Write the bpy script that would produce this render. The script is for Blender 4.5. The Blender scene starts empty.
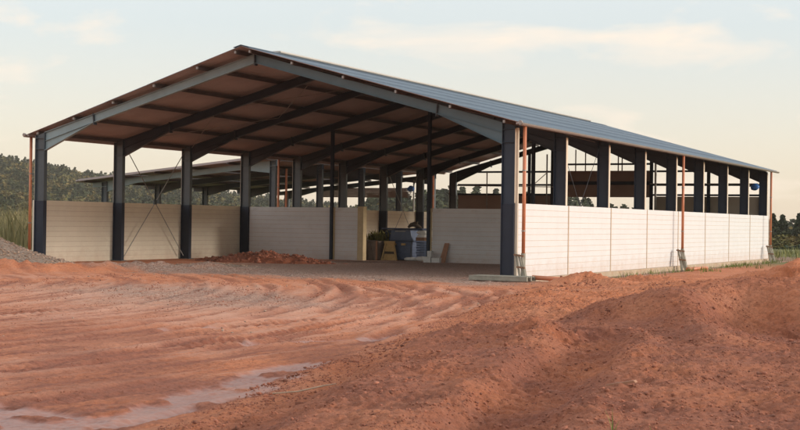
import bpy, math, random
import numpy as np
from mathutils import Vector, Matrix

random.seed(7)
rng = np.random.default_rng(11)
scene = bpy.context.scene
col = scene.collection
R = math.radians

# ------------------------------------------------------------------ noise
def _hash(ix, iy, seed):
    h = (ix.astype(np.int64) * 374761393 + iy.astype(np.int64) * 668265263 + seed * 974634777) & 0xFFFFFFFF
    h = ((h ^ (h >> 13)) * 1274126177) & 0xFFFFFFFF
    h = h ^ (h >> 16)
    return (h & 0xFFFF) / 65535.0

def vnoise(x, y, seed=0):
    x = np.asarray(x, float); y = np.asarray(y, float)
    ix = np.floor(x); iy = np.floor(y)
    fx = x - ix; fy = y - iy
    ux = fx * fx * fx * (fx * (fx * 6 - 15) + 10); uy = fy * fy * fy * (fy * (fy * 6 - 15) + 10)
    def g(a, b, dx, dy):
        t = _hash(a, b, seed) * 2 * math.pi
        return np.cos(t) * dx + np.sin(t) * dy
    n00 = g(ix, iy, fx, fy); n10 = g(ix + 1, iy, fx - 1, fy)
    n01 = g(ix, iy + 1, fx, fy - 1); n11 = g(ix + 1, iy + 1, fx - 1, fy - 1)
    return 1.4 * ((n00 * (1 - ux) + n10 * ux) * (1 - uy) + (n01 * (1 - ux) + n11 * ux) * uy)

def fbm(x, y, scale, octv=4, seed=0, gain=.5):
    s = 0; a = 1.; f = 1. / scale
    for k in range(octv):
        s = s + a * vnoise(x * f + 17.3 * k, y * f - 9.1 * k, seed + k)
        a *= gain; f *= 2.03
    return s

def sstep(a, b, x):
    t = np.clip((x - a) / (b - a), 0, 1)
    return t * t * (3 - 2 * t)

# ------------------------------------------------------------------ ground height
TY = np.array([-60, -40, -33.3, -28.7, -24.8, -18.9, -16.3, -7.2, -2, 4, 60.])
TX = np.array([16, 11.6, 10.1, 8.75, 7.9, 6.2, 5.7, 3.3, 2.3, 1.6, 1.6])

def toe_x(y):
    return np.interp(y, TY, TX)

def seg(x, y, pts):
    """distance to a polyline, fraction along it and side (+ right of travel)"""
    best = np.full(np.shape(x), 1e9); tt = np.zeros(np.shape(x)); sd = np.zeros(np.shape(x))
    n = len(pts) - 1
    for i in range(n):
        ax, ay = pts[i][:2]; bx, by = pts[i + 1][:2]
        dx, dy = bx - ax, by - ay
        L2 = dx * dx + dy * dy
        t = np.clip(((x - ax) * dx + (y - ay) * dy) / L2, 0, 1)
        d = np.hypot(x - ax - t * dx, y - ay - t * dy)
        m = d < best
        best = np.where(m, d, best); tt = np.where(m, (i + t) / n, tt)
        sd = np.where(m, np.sign((x - ax) * dy - (y - ay) * dx), sd)
    return best, tt, sd

RUTS = []   # centre x, y, radius, depth, angular range (deg), cleats
for k, (r0, dep, cl) in enumerate([(33.9, .05, 0), (33.0, .065, 1), (32.0, .07, 0), (31.2, .05, 0), (30.1, .055, 0), (29.0, .045, 0),
                                   (27.6, .06, 0), (26.6, .05, 1), (25.2, .04, 0), (23.6, .05, 0), (21.8, .04, 0)]):
    RUTS.append((-28 + .5 * math.sin(k * 2.1), -26 + .8 * math.cos(k * 1.7), r0, dep, cl))
RUTS += [(-33, -31, 36.2, .055, 0), (-33, -31, 38.3, .06, 0), (-24, -18, 26.5, .05, 0), (-24, -18, 28.4, .05, 1), (-22, -30, 29.6, .05, 0), (-22, -30, 31.4, .06, 0)]

def height(x, y, masks=False):
    x = np.asarray(x, float); y = np.asarray(y, float)
    wx = x + .20 * fbm(x, y, 2.2, 4, 5); wy = y + .20 * fbm(x, y, 2.2, 4, 9)
    near = sstep(70, 30, np.hypot(x - 5, y + 15))
    z = np.zeros_like(x)
    s = wx - toe_x(wy)
    inhall = sstep(.1, -.6, x) * sstep(-22, -20.5, x) * sstep(-1.5, 1.5, y) * sstep(44, 41, y)
    front = sstep(2.0, -4.0, y)
    # driving area: gentle undulation and ruts
    drive = sstep(.3, -.5, s) * front * sstep(-34, -22, x)
    rz = np.zeros_like(x); rutd = np.zeros_like(x); rutp = np.zeros_like(x)
    selx = near > .01
    xs, ys = x[selx], y[selx]
    wob = .30 * fbm(xs, ys, 9.0, 2, 21) + .035 * fbm(xs, ys, .5, 2, 22)
    a_rz = np.zeros_like(xs); a_d = np.zeros_like(xs); a_p = np.zeros_like(xs)
    for k, (cx, cy, r0, dep, cl) in enumerate(RUTS):
        rr = np.hypot(xs - cx, ys - cy); ang = np.arctan2(ys - cy, xs - cx)
        d = rr - r0 + wob
        fade = sstep(-.25, .25, fbm(ang * 9 + k * 3.3, 0 * ang + k * 5.1, 1.0, 2, 40 + k) + .12)
        g = np.exp(-(d / .17) ** 4); e = np.exp(-((np.abs(d) - .27) / .09) ** 2)
        a_rz += fade * dep * (-.55 * g + .5 * e)
        if cl:
            a_rz += fade * .022 * np.tanh(2.5 * np.sin(ang * r0 / .26 * 2 * math.pi + 7 * np.abs(d))) * np.exp(-(d / .3) ** 6)
        a_d = np.maximum(a_d, fade * g); a_p = np.maximum(a_p, fade * e)
    rr = np.hypot(xs + 28, ys + 26) + .6 * wob; ang = np.arctan2(ys + 26, xs + 28)
    st1 = fbm(rr * 1.6, ang * 4, 1., 3, 330); st2 = fbm(rr * 4.5, ang * 9, 1., 3, 331)
    st3 = fbm(rr * 11, ang * 22, 1., 2, 332); st2 = .75 * st2 + .5 * st3
    a_rz += .006 * st1 + .010 * st2
    a_d = np.clip(.8 * a_d + .9 * sstep(-.05, -.4, st1 * .6 + st2 * .5), 0, 1); a_p = np.clip(.8 * a_p + .9 * sstep(.05, .4, st1 * .5 + st2 * .6), 0, 1)
    rz[selx] = a_rz; rutd[selx] = a_d; rutp[selx] = a_p
    z = z + drive * (rz + .02 * fbm(x, y, 6.0, 2, 3) + .010 * fbm(x, y, .35, 4, 60, .6) - .04)
    # bank of spoil on the right
    bank = sstep(-.05, 1.3, s) * sstep(8, -6, y)
    Hb = np.interp(y, [-45, -33, -28, -25.5, -23.5, -21, -15, -8, 2], [.2, .20, .27, .26, .15, .10, .11, .06, .02])
    z = z + bank * Hb * (1 + .25 * fbm(x, y, 1.6, 2, 70))
    step = sstep(-.04, .25, s) * sstep(-19.5, -18, y) * sstep(-7, -9, y)
    z = z + .13 * step
    def ridge(pts, hs, sig, hpow=2, sb=None, seedk=0):
        d, t, sd = seg(wx, wy, pts)
        h = np.interp(t, np.linspace(0, 1, len(hs)), hs)
        sg = sig if sb is None else np.where(sd > 0, sig, sb)
        return h * np.exp(-(d / sg) ** hpow)
    # clod ridge along the far lip of the near plateau
    z = z + ridge([(8.2, -24.9), (9.4, -25.5), (11.2, -26.2)], [.03, .09, .10], .45) * (1 + 1.1 * fbm(x, y, .40, 3, 81))
    # bulldozed rut with flanking lips
    d, t, sd = seg(x + .12 * fbm(x, y, 1.2, 2, 14), y, [(11.35, -25.6), (11.75, -27), (12.6, -31), (13.4, -35), (14, -38)])
    z = z - .15 * sstep(0, .06, t) * np.exp(-(d / .45) ** 5) + .05 * np.exp(-((d - .70) / .22) ** 2)
    z = z + .028 * np.exp(-(d / .36) ** 4) * np.sin(y / .21 * 2 * math.pi + 1.5 * fbm(x, y, .5, 2, 15))
    d2, t2, sd2 = seg(x, y, [(8.7, -26.4), (9.6, -29), (11.0, -33.5), (12, -37)])
    z = z - .09 * np.exp(-(d2 / .4) ** 4) + .012 * np.exp(-(d2 / .35) ** 4) * np.sin(y / .2 * 2 * math.pi)
    # big heap, right
    crest = [(11.2, -25.0), (11.35, -23.6), (11.65, -21.5), (12.3, -20.4), (13.6, -20.5), (16, -21.2), (20, -22.5), (24, -23)]
    z = z + ridge(crest, [.18, .58, .84, .92, .90, .8, .7, .7], 4.4, 1.7, 1.3) * (1 + .06 * fbm(x, y, 1.1, 3, 33))
    # scooped hollow in its face
    ca, sa = math.cos(.35), math.sin(.35)
    hx = (wx - 13.35) * ca + (wy + 22.9) * sa; hy = -(wx - 13.35) * sa + (wy + 22.9) * ca
    hd = np.hypot(hx / 1.15, hy / 1.75)
    z = z - .62 * np.exp(-hd ** 5)
    z = z + ridge([(11.8, -23.4), (12.5, -24.9), (13.7, -27.2)], [.14, .19, .03], .40)
    # smaller heaps along the wall
    z = z + ridge([(2.6, -4.6), (3.7, -3.6), (4.9, -3.8)], [.08, .38, .20], .62) * (1 + .3 * fbm(x, y, .8, 3, 73))
    z = z + ridge([(4.0, .4), (4.9, .6)], [.23, .18], .6) * (1 + .3 * fbm(x, y, .8, 3, 74))
    z = z + ridge([(6.3, -2.4), (7.2, -.8), (8.1, .4), (9.3, .9), (12, 2), (20, 5)], [.0, .22, .58, .86, 1.15, 1.5], 2.4, 2, 1.0) * (1 + .3 * fbm(x, y, 1.3, 3, 72))
    z = z + ridge([(7.0, -8), (8.6, -9.5), (12, -11)], [.1, .28, .45], 1.6)
    # berms left of the forecourt
    z = z + ridge([(-26, -9), (-19, -8.0), (-15.6, -6.6), (-13, -2.6), (-9.5, .6)], [.42, .34, .28, .27, .10], .8) * (1 + .75 * fbm(x, y, .8, 4, 51))
    z = z + ridge([(-17, 3.2), (-12, 3.6)], [.10, .05], .8)
    # roughness of loose soil
    loose = np.clip(bank * sstep(10, 0, y) + .38 * near, 0, 1)
    rough = .030 * sstep(0, .5, bank) * fbm(x, y, 1.1, 3, 90) + .024 * fbm(x, y, .26, 4, 95, .62) * sstep(-.4, .5, fbm(x, y, 1.7, 2, 97) + .2)
    rid = np.abs(fbm(x, y, .33, 4, 120, .6)); rough = rough - .022 * np.clip(rid - .45, 0, 1) + .016 * np.clip(.25 - rid, 0, 1)
    z = z + loose * near * rough
    z = z + .010 * near * np.clip(.2 + bank, 0, 1) * fbm(x, y, .052, 2, 150, .6)
    z = z + (.026 + .018 * sstep(-24, -16, y)) * near * np.clip(.36 + bank, 0, 1) * fbm(x, y, .11, 2, 140, .7) * (.5 + sstep(-.4, .5, fbm(x, y, .9, 3, 141)))
    # hall floor and strip beside the wall
    floor = .0 - .02 + .012 * fbm(x, y, 1.1, 3, 8)
    z = z * (1 - inhall) + inhall * floor
    strip = sstep(3.0, .6, x) * sstep(-.4, .0, x) * sstep(-1.5, .6, y) * sstep(44, 40, y)
    z = z * (1 - .8 * strip) - .22 * strip
    # far country: falls away, then the hill on the left
    rf = np.hypot(x - 17.2, y + 43.1)
    z = z - 5.0 * sstep(120, 190, rf) - 2.5 * sstep(190, 420, rf)
    hill = 74 * np.exp(-((x + 945) ** 2 + (y - 624) ** 2) / (2 * 268 ** 2))
    knoll = 4.6 * np.exp(-((x + 186) ** 2 + (y - 435) ** 2) / (2 * 50 ** 2))
    z = z + hill + knoll + 1.6 * fbm(x, y, 70, 3, 7) * sstep(200, 330, rf)
    if not masks:
        return z
    n1 = fbm(x, y, 2.5, 4, 200)
    gx = sstep(-17.5, -13.5, x + 1.5 * n1) * sstep(2.0, .2, x + .5 * n1)
    grav = gx * sstep(-5.2, -3.4, y + 1.1 * n1 + .28 * (x + 7) * sstep(-7, 1, x) * .3)
    gm_ = np.exp(-(((x + 3) * .55 + (y + 15.0) * .83) / 3.0) ** 2 - (((x + 3) * .83 - (y + 15.0) * .55) / 6.0) ** 4)
    grav = np.maximum(grav, np.clip(.75 * gm_ + .5 * fbm(x, y, 2.0, 4, 210) * gm_, 0, .8) * drive)
    dd, tt, _ = seg(wx, wy, [(8.2, -27.3), (8.5, -29), (8.9, -31.2), (9.1, -33.3), (8.6, -36)])
    wet = np.exp(-(dd / .5) ** 2) * sstep(-.6, .1, fbm(x, y, .8, 3, 220) + .15)
    dd, tt, _ = seg(wx, wy, [(5.0, -32.5), (7.2, -32.9), (8.6, -33.2), (9.2, -34)])
    wet = np.maximum(wet, 1.0 * np.exp(-(dd / .55) ** 2) * sstep(-.3, .25, fbm(x * .5, y * 1.6, .8, 3, 221) + .1))
    dd, tt, _ = seg(wx, wy, [(5.9, -25.6), (6.6, -24.2), (6.9, -22.6)])
    wet = np.maximum(wet, .8 * np.exp(-(dd / .22) ** 2))
    dd, tt, _ = seg(wx, wy, [(3.2, -24.2), (4.3, -22.6)])
    wet = np.maximum(wet, .55 * np.exp(-(dd / .25) ** 2))
    wet = sstep(.22, .60, wet * sstep(.25, -.15, s) * (.95 + .35 * fbm(x * .8, y * 1.5, .55, 4, 260)))
    oval = np.exp(-(((x + 1.5) * .55 + (y + 17.5) * .83) / 4.2) ** 2 - (((x + 1.5) * .83 - (y + 17.5) * .55) / 7.0) ** 4)
    pale = drive * np.clip(.6 * rutp + .55 * oval + .35 * sstep(-.1, .7, fbm(x, y, 3.5, 4, 230)) - .3 * rutd, 0, 1) * (1 - .7 * sstep(-10, -6, y))
    moist = np.clip(drive * .8 * rutd * sstep(4, -10, y) + bank * sstep(-17, -24, y) * (.70 + .45 * fbm(x, y, 1.3, 4, 250)) + drive * sstep(-19, -29, y) * (.55 + .6 * fbm(x, y, 2.2, 3, 251)), 0, 1)
    gr = sstep(55, 75, rf) * np.clip(sstep(1.0, 1.6, x) * sstep(14, 30, y + 3 * n1) + sstep(-26, -30, x + 2 * n1) * sstep(-6, 2, y) + sstep(42, 46, y), 0, 1)
    tuft = strip * sstep(.25, .6, fbm(x, y, 2.0, 3, 240) + .12) * sstep(5.5, 8, y)
    gr = np.clip(np.maximum(gr, .8 * tuft), 0, 1)
    z = z - .035 * wet * drive
    return z, grav, wet, pale, moist, gr

def gz(x, y):
    return float(height(np.array([x]), np.array([y]))[0])

# ------------------------------------------------------------------ materials
def mat(name, color=(.5, .5, .5), rough=.6, metal=0., var=.12, vscale=3., bump=0., bscale=40., spec=.5, alt=None, attr=None, coords='Object', dirt=None, splash=None):
    m = bpy.data.materials.new(name); m.use_nodes = True
    nt = m.node_tree; N = nt.nodes; L = nt.links
    b = N['Principled BSDF']
    b.inputs['Roughness'].default_value = rough; b.inputs['Metallic'].default_value = metal
    b.inputs['Specular IOR Level'].default_value = spec
    tc = N.new('ShaderNodeTexCoord')
    no = N.new('ShaderNodeTexNoise'); no.inputs['Scale'].default_value = vscale; no.inputs['Detail'].default_value = 6; no.inputs['Roughness'].default_value = .62
    L.new(tc.outputs[coords], no.inputs['Vector'])
    cr = N.new('ShaderNodeValToRGB')
    lo = [c * (1 - var) for c in color]; hi = [min(1, c * (1 + var)) for c in color]
    if alt: hi = alt
    cr.color_ramp.elements[0].position = .3; cr.color_ramp.elements[1].position = .7
    cr.color_ramp.elements[0].color = (*lo, 1); cr.color_ramp.elements[1].color = (*hi, 1)
    L.new(no.outputs['Fac'], cr.inputs['Fac'])
    out = cr.outputs['Color']
    if dirt:
        n2 = N.new('ShaderNodeTexNoise'); n2.inputs['Scale'].default_value = dirt[1]; n2.inputs['Detail'].default_value = 8; n2.inputs['Roughness'].default_value = .7
        mp = N.new('ShaderNodeMapping'); mp.inputs['Scale'].default_value = dirt[3] if len(dirt) > 3 else (1, 1, 1)
        L.new(tc.outputs[coords], mp.inputs['Vector']); L.new(mp.outputs['Vector'], n2.inputs['Vector'])
        r2 = N.new('ShaderNodeValToRGB'); r2.color_ramp.elements[0].position = dirt[2]; r2.color_ramp.elements[1].position = min(1, dirt[2] + .22)
        r2.color_ramp.elements[0].color = (0, 0, 0, 1); r2.color_ramp.elements[1].color = (.65, .65, .65, 1)
        L.new(n2.outputs['Fac'], r2.inputs['Fac'])
        mx = N.new('ShaderNodeMix'); mx.data_type = 'RGBA'
        L.new(r2.outputs['Color'], mx.inputs['Factor']); L.new(out, mx.inputs['A']); mx.inputs['B'].default_value = (*dirt[0], 1)
        out = mx.outputs['Result']
    if splash:
        sz_ = N.new('ShaderNodeSeparateXYZ'); L.new(tc.outputs['Object'], sz_.inputs['Vector'])
        n4 = N.new('ShaderNodeTexNoise'); n4.inputs['Scale'].default_value = 2.2; n4.inputs['Detail'].default_value = 9; n4.inputs['Roughness'].default_value = .72
        L.new(tc.outputs['Object'], n4.inputs['Vector'])
        mm_ = N.new('ShaderNodeMath'); mm_.operation = 'MULTIPLY_ADD'; mm_.inputs[1].default_value = -1.5; L.new(n4.outputs['Fac'], mm_.inputs[0]); L.new(sz_.outputs['Z'], mm_.inputs[2])
        mr = N.new('ShaderNodeMapRange'); mr.inputs['From Min'].default_value = -.85; mr.inputs['From Max'].default_value = -.15; mr.inputs['To Min'].default_value = splash[1]; mr.inputs['To Max'].default_value = 0
        L.new(mm_.outputs[0], mr.inputs['Value'])
        mx = N.new('ShaderNodeMix'); mx.data_type = 'RGBA'; L.new(mr.outputs['Result'], mx.inputs['Factor']); L.new(out, mx.inputs['A']); mx.inputs['B'].default_value = (*splash[0], 1)
        out = mx.outputs['Result']
    if attr:
        at = N.new('ShaderNodeAttribute'); at.attribute_name = attr
        mx = N.new('ShaderNodeMix'); mx.data_type = 'RGBA'; mx.blend_type = 'MULTIPLY'; mx.inputs['Factor'].default_value = 1
        L.new(out, mx.inputs['A']); L.new(at.outputs['Color'], mx.inputs['B']); out = mx.outputs['Result']
    L.new(out, b.inputs['Base Color'])
    if bump:
        n3 = N.new('ShaderNodeTexNoise'); n3.inputs['Scale'].default_value = bscale; n3.inputs['Detail'].default_value = 5
        L.new(tc.outputs[coords], n3.inputs['Vector'])
        bp = N.new('ShaderNodeBump'); bp.inputs['Strength'].default_value = bump; bp.inputs['Distance'].default_value = .02
        L.new(n3.outputs['Fac'], bp.inputs['Height']); L.new(bp.outputs['Normal'], b.inputs['Normal'])
    return m

def soil_material():
    m = bpy.data.materials.new('red_soil'); m.use_nodes = True
    nt = m.node_tree; N = nt.nodes; L = nt.links; b = N['Principled BSDF']
    tc = N.new('ShaderNodeTexCoord'); at = N.new('ShaderNodeAttribute'); at.attribute_name = 'mask'
    at2 = N.new('ShaderNodeAttribute'); at2.attribute_name = 'moist'
    sp = N.new('ShaderNodeSeparateColor'); L.new(at.outputs['Color'], sp.inputs['Color'])
    def noise(sc, det=6, ro=.6):
        n = N.new('ShaderNodeTexNoise'); n.inputs['Scale'].default_value = sc; n.inputs['Detail'].default_value = det; n.inputs['Roughness'].default_value = ro
        L.new(tc.outputs['Object'], n.inputs['Vector']); return n.outputs['Fac']
    def ramp(f, stops):
        r = N.new('ShaderNodeValToRGB'); e = r.color_ramp.elements
        while len(e) < len(stops): e.new(.5)
        for el, (p, c) in zip(e, stops): el.position = p; el.color = (*c, 1)
        L.new(f, r.inputs['Fac']); return r.outputs['Color']
    def mix(f, a, c, blend='MIX'):
        x = N.new('ShaderNodeMix'); x.data_type = 'RGBA'; x.blend_type = blend
        if isinstance(f, float): x.inputs['Factor'].default_value = f
        else: L.new(f, x.inputs['Factor'])
        for nm, v in (('A', a), ('B', c)):
            if isinstance(v, tuple): x.inputs[nm].default_value = (*v, 1)
            else: L.new(v, x.inputs[nm])
        return x.outputs['Result']
    def math_(op, a, c):
        x = N.new('ShaderNodeMath'); x.operation = op; x.use_clamp = op != 'ADD'
        for i, v in enumerate((a, c)):
            if isinstance(v, float): x.inputs[i].default_value = v
            else: L.new(v, x.inputs[i])
        return x.outputs[0]
    base = ramp(noise(.55, 8, .65), [(.28, SOIL[0]), (.5, SOIL[1]), (.72, SOIL[2])])
    fine = ramp(noise(17, 9, .8), [(.34, (.50, .47, .46)), (.5, (1, 1, 1)), (.66, (1.32, 1.34, 1.33))])
    c = mix(.8, base, fine, 'MULTIPLY')
    pale = mix(noise(5, 7, .7), (.57, .275, .18), (.64, .40, .30))
    c = mix(math_('MULTIPLY', sp.outputs['Blue'], .75), c, pale)
    moistc = mix(noise(3, 5), MOIST[0], MOIST[1])
    moistc = mix(.8, moistc, fine, 'MULTIPLY')
    c = mix(at2.outputs['Fac'], c, moistc)
    vor = N.new('ShaderNodeTexVoronoi'); vor.inputs['Scale'].default_value = 26; L.new(tc.outputs['Object'], vor.inputs['Vector'])
    sv = N.new('ShaderNodeSeparateColor'); L.new(vor.outputs['Color'], sv.inputs['Color'])
    stones = ramp(sv.outputs['Red'], [(.05, (.20, .12, .09)), (.5, (.35, .235, .18)), (.95, (.50, .38, .31))])
    gfac = math_('MULTIPLY', sp.outputs['Red'], math_('ADD', noise(4, 6, .7), .35))
    c = mix(gfac, c, stones)
    grass = ramp(noise(2.5, 7, .7), [(.3, (.085, .10, .03)), (.55, (.16, .155, .05)), (.75, (.27, .22, .10))])
    gn = at.outputs['Alpha']
    c = mix(gn, c, grass)
    wetc = mix(noise(6, 4), (.27, .13, .10), (.21, .105, .085))
    wf = math_('MULTIPLY', sp.outputs['Green'], math_('ADD', noise(3.5, 7, .7), .42))
    c = mix(math_('MULTIPLY', wf, .75), c, wetc)
    L.new(c, b.inputs['Base Color'])
    rr = N.new('ShaderNodeMapRange'); rr.inputs['From Min'].default_value = .35; rr.inputs['From Max'].default_value = .9
    rr.inputs['To Min'].default_value = .92; rr.inputs['To Max'].default_value = .42
    L.new(wf, rr.inputs['Value']); L.new(rr.outputs['Result'], b.inputs['Roughness'])
    b.inputs['Specular IOR Level'].default_value = .4
    # relief
    h = math_('ADD', math_('MULTIPLY', noise(9, 8, .68), .8), math_('MULTIPLY', noise(38, 6, .75), .6))
    vd = N.new('ShaderNodeTexVoronoi'); vd.inputs['Scale'].default_value = 26; L.new(tc.outputs['Object'], vd.inputs['Vector'])
    hg = math_('MULTIPLY', math_('MULTIPLY', vd.outputs['Distance'], -0.0 + 1.0), gfac)
    h2 = N.new('ShaderNodeMath'); h2.operation = 'SUBTRACT'; L.new(h, h2.inputs[0]); L.new(hg, h2.inputs[1])
    bp = N.new('ShaderNodeBump'); bp.inputs['Distance'].default_value = .075
    st = N.new('ShaderNodeMapRange'); st.inputs['From Min'].default_value = .3; st.inputs['From Max'].default_value = .85; st.inputs['To Min'].default_value = .8; st.inputs['To Max'].default_value = .06
    L.new(sp.outputs['Green'], st.inputs['Value']); L.new(st.outputs['Result'], bp.inputs['Strength'])
    L.new(h2.outputs[0], bp.inputs['Height']); L.new(bp.outputs['Normal'], b.inputs['Normal'])
    return m

SOIL = [(.41, .126, .050), (.53, .188, .085), (.57, .24, .13)]
MOIST = [(.225, .078, .047), (.355, .128, .074)]
M = {}
M['soil'] = soil_material()
M['steel'] = mat('steel_paint_sky_lit', (.062, .077, .090), .36, 0, .18, 1.2, spec=.55, dirt=((.12, .10, .09), 2.2, .62))  # column paint lightened: sky reflection put into the base colour
M['steel_navy'] = mat('steel_paint_navy', (.022, .034, .057), .42, 0, .18, 1.2, spec=.45, dirt=((.07, .07, .08), 2.2, .64))
M['steel_frame'] = mat('steel_paint_frame', (.024, .029, .043), .45, 0, .18, 1.2, spec=.45, dirt=((.08, .07, .07), 2.2, .62))
M['steel_sky_bright'] = mat('steel_paint_sky_bright', (.23, .31, .33), .36, 0, .12, 1.5, spec=.6, dirt=((.12, .12, .12), 3, .62))  # left front rafter: bright sky reflection painted into the base colour
M['steel_dark'] = mat('steel_paint_ground_reflection', (.018, .023, .038), .6, 0, .2, 2., spec=.4, dirt=((.10, .06, .045), 2.5, .70))
M['plate'] = mat('steel_plate', (.05, .06, .07), .5, .0, .2, 4.)
M['rod'] = mat('galvanised', (.30, .28, .25), .5, .3, .2, 6.)
M['panel'] = mat('panel_concrete', (.645, .64, .635), .72, 0, .04, 1.4, bump=.06, bscale=60, dirt=((.50, .43, .36), 1.1, .58, (1, 1, 3)), splash=((.46, .28, .19), .42))
M['panel_left'] = mat('panel_concrete_cream', (.76, .685, .545), .75, 0, .05, 1.4, bump=.06, bscale=60, dirt=((.52, .43, .31), 1.3, .58, (1, 1, 3)), splash=((.46, .28, .19), .42))
M['panel_grey'] = mat('panel_concrete_grey', (.66, .64, .62), .75, 0, .06, 1.1, bump=.06, bscale=60, dirt=((.44, .36, .29), 1.2, .56, (1, 1, 3)), splash=((.46, .28, .19), .42))
M['groove'] = mat('joint_mortar', (.60, .49, .40), .85, 0, .15, 5.)
M['joint'] = mat('joint_strip', (.46, .35, .25), .8, 0, .12, 3.)
M['cream'] = mat('cream_batten', (.66, .57, .45), .65, 0, .08, 3.)
M['timber'] = mat('post_timber', (.50, .38, .22), .75, 0, .12, 4.)
M['concrete'] = mat('footing_concrete', (.44, .34, .24), .9, 0, .15, 3., bump=.3, bscale=30, dirt=((.40, .20, .11), 1.6, .50))
M['roof_top'] = mat('fibre_cement_blue', (.105, .145, .185), .55, 0, .10, 1.3, spec=.5, dirt=((.20, .24, .28), .8, .55, (1, .25, 1)))
M['roof_under'] = mat('fibre_cement_brown', (.38, .325, .315), .85, 0, .10, .9, dirt=((.25, .18, .15), .6, .58))
M['ridge'] = mat('ridge_skylight', (.46, .43, .38), .4, 0, .06, 2.)
M['gutter'] = mat('gutter_zinc', (.30, .26, .24), .4, .35, .12, 3., dirt=((.32, .18, .12), 2, .55))
M['pipe'] = mat('pipe_terracotta', (.54, .195, .095), .45, 0, .10, 2.5, dirt=((.42, .22, .15), 3, .6))
M['cap'] = mat('purlin_cap', (.30, .29, .27), .6, 0, .1, 5.)
M['purlin'] = mat('purlin_paint', (.10, .078, .074), .55, 0, .15, 2.)
M['clad_brown'] = mat('cladding_brown', (.31, .225, .185), .7, 0, .10, 1.)
M['clad_beige'] = mat('cladding_beige', (.40, .34, .26), .7, 0, .08, 1.)
M['prop'] = mat('weathered_board', (.27, .25, .20), .85, 0, .22, 5., bump=.2, bscale=25)
M['rust'] = mat('rusty_iron', (.22, .12, .07), .8, 0, .3, 8.)
M['board'] = mat('red_brown_board', (.34, .17, .10), .8, 0, .15, 5.)
M['yellow_wood'] = mat('yellow_wood', (.52, .34, .14), .7, 0, .15, 5.)
M['blue_box'] = mat('blue_plastic', (.085, .112, .18), .5, 0, .12, 3., dirt=((.20, .16, .15), 4, .58))
M['blue_dark'] = mat('dark_blue_plastic', (.028, .045, .09), .5, 0, .15, 3., dirt=((.12, .10, .10), 4, .62))
M['blue_bag'] = mat('bright_blue_plastic', (.03, .16, .50), .45, 0, .15, 6.)
M['brown_tarp'] = mat('grey_brown_tarp', (.19, .145, .115), .85, 0, .2, 3.)
M['white'] = mat('white_sack', (.62, .60, .56), .8, 0, .1, 6.)
M['stone'] = mat('gravel_stone', (.32, .215, .155), .9, 0, .3, 9., attr='tint')
M['heap'] = mat('gravel_heap_bed', (.24, .165, .12), .95, 0, .35, 14., bump=1.0, bscale=24, alt=(.36, .265, .20))
M['clod'] = mat('soil_clod', (.28, .105, .062), .95, 0, .25, 9., bump=.5, bscale=40, attr='tint')
M['bark'] = mat('bark', (.09, .065, .045), .9, 0, .25, 3.)
M['leaf'] = mat('leaves', (.80, .80, .80), .75, 0, .15, .6, attr='tint', spec=.2)
M['grass'] = mat('grass_blades', (.85, .85, .85), .7, 0, .15, 2., attr='tint', spec=.25)
M['twig'] = mat('dry_stick', (.40, .29, .20), .85, 0, .2, 8.)

# ------------------------------------------------------------------ mesh builder
class MB:
    def __init__(s): s.v = []; s.f = []; s.m = []
    def hexa(s, p, mi=0):
        """8 points: bottom ring 0-3, top ring 4-7"""
        n = len(s.v); s.v += [tuple(q) for q in p]
        for f in ((3, 2, 1, 0), (4, 5, 6, 7), (0, 1, 5, 4), (1, 2, 6, 5), (2, 3, 7, 6), (3, 0, 4, 7)):
            s.f.append(tuple(n + i for i in f)); s.m.append(mi)
        return s
    def box(s, x0, x1, y0, y1, z0, z1, mi=0):
        return s.hexa([(x0, y0, z0), (x1, y0, z0), (x1, y1, z0), (x0, y1, z0), (x0, y0, z1), (x1, y0, z1), (x1, y1, z1), (x0, y1, z1)], mi)
    def bar(s, a, b, w, h, up=(0, 0, 1), mi=0):
        a = Vector(a); b = Vector(b); d = (b - a).normalized(); up = Vector(up)
        if abs(d.dot(up)) > .98: up = Vector((1, 0, 0))
        x = d.cross(up).normalized() * w / 2; y = x.cross(d).normalized() * h / 2
        return s.hexa([a - x - y, a + x - y, b + x - y, b - x - y, a - x + y, a + x + y, b + x + y, b - x + y], mi)
    def tube(s, pts, r, n=10, mi=0, cap=True):
        pts = [Vector(p) for p in pts]; k0 = len(s.v)
        rs = r if isinstance(r, (list, tuple)) else [r] * len(pts)
        prev = None
        for i, p in enumerate(pts):
            d = (pts[min(i + 1, len(pts) - 1)] - pts[max(i - 1, 0)]).normalized()
            if prev is None: u = d.orthogonal().normalized()
            else: u = (prev - d * prev.dot(d)).normalized()
            prev = u; w = d.cross(u)
            for k in range(n):
                a = 2 * math.pi * k / n
                s.v.append(tuple(p + (u * math.cos(a) + w * math.sin(a)) * rs[i]))
        for i in range(len(pts) - 1):
            for k in range(n):
                a = k0 + i * n + k; b = k0 + i * n + (k + 1) % n
                s.f.append((a, b, b + n, a + n)); s.m.append(mi)
        if cap:
            s.f.append(tuple(k0 + k for k in reversed(range(n)))); s.m.append(mi)
            e = k0 + (len(pts) - 1) * n
            s.f.append(tuple(e + k for k in range(n))); s.m.append(mi)
        return s
    def mesh(s, name, mats, smooth=False):
        me = bpy.data.meshes.new(name); me.from_pydata(s.v, [], s.f)
        for m in (mats if isinstance(mats, (list, tuple)) else [mats]): me.materials.append(m)
        me.polygons.foreach_set('material_index', s.m)
        if smooth: me.polygons.foreach_set('use_smooth', [True] * len(s.f))
        me.update(); return me
    def build(s, name, mats, parent=None, loc=(0, 0, 0), smooth=False, bevel=0):
        return put(s.mesh(name, mats, smooth), name, parent, loc, bevel)

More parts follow.
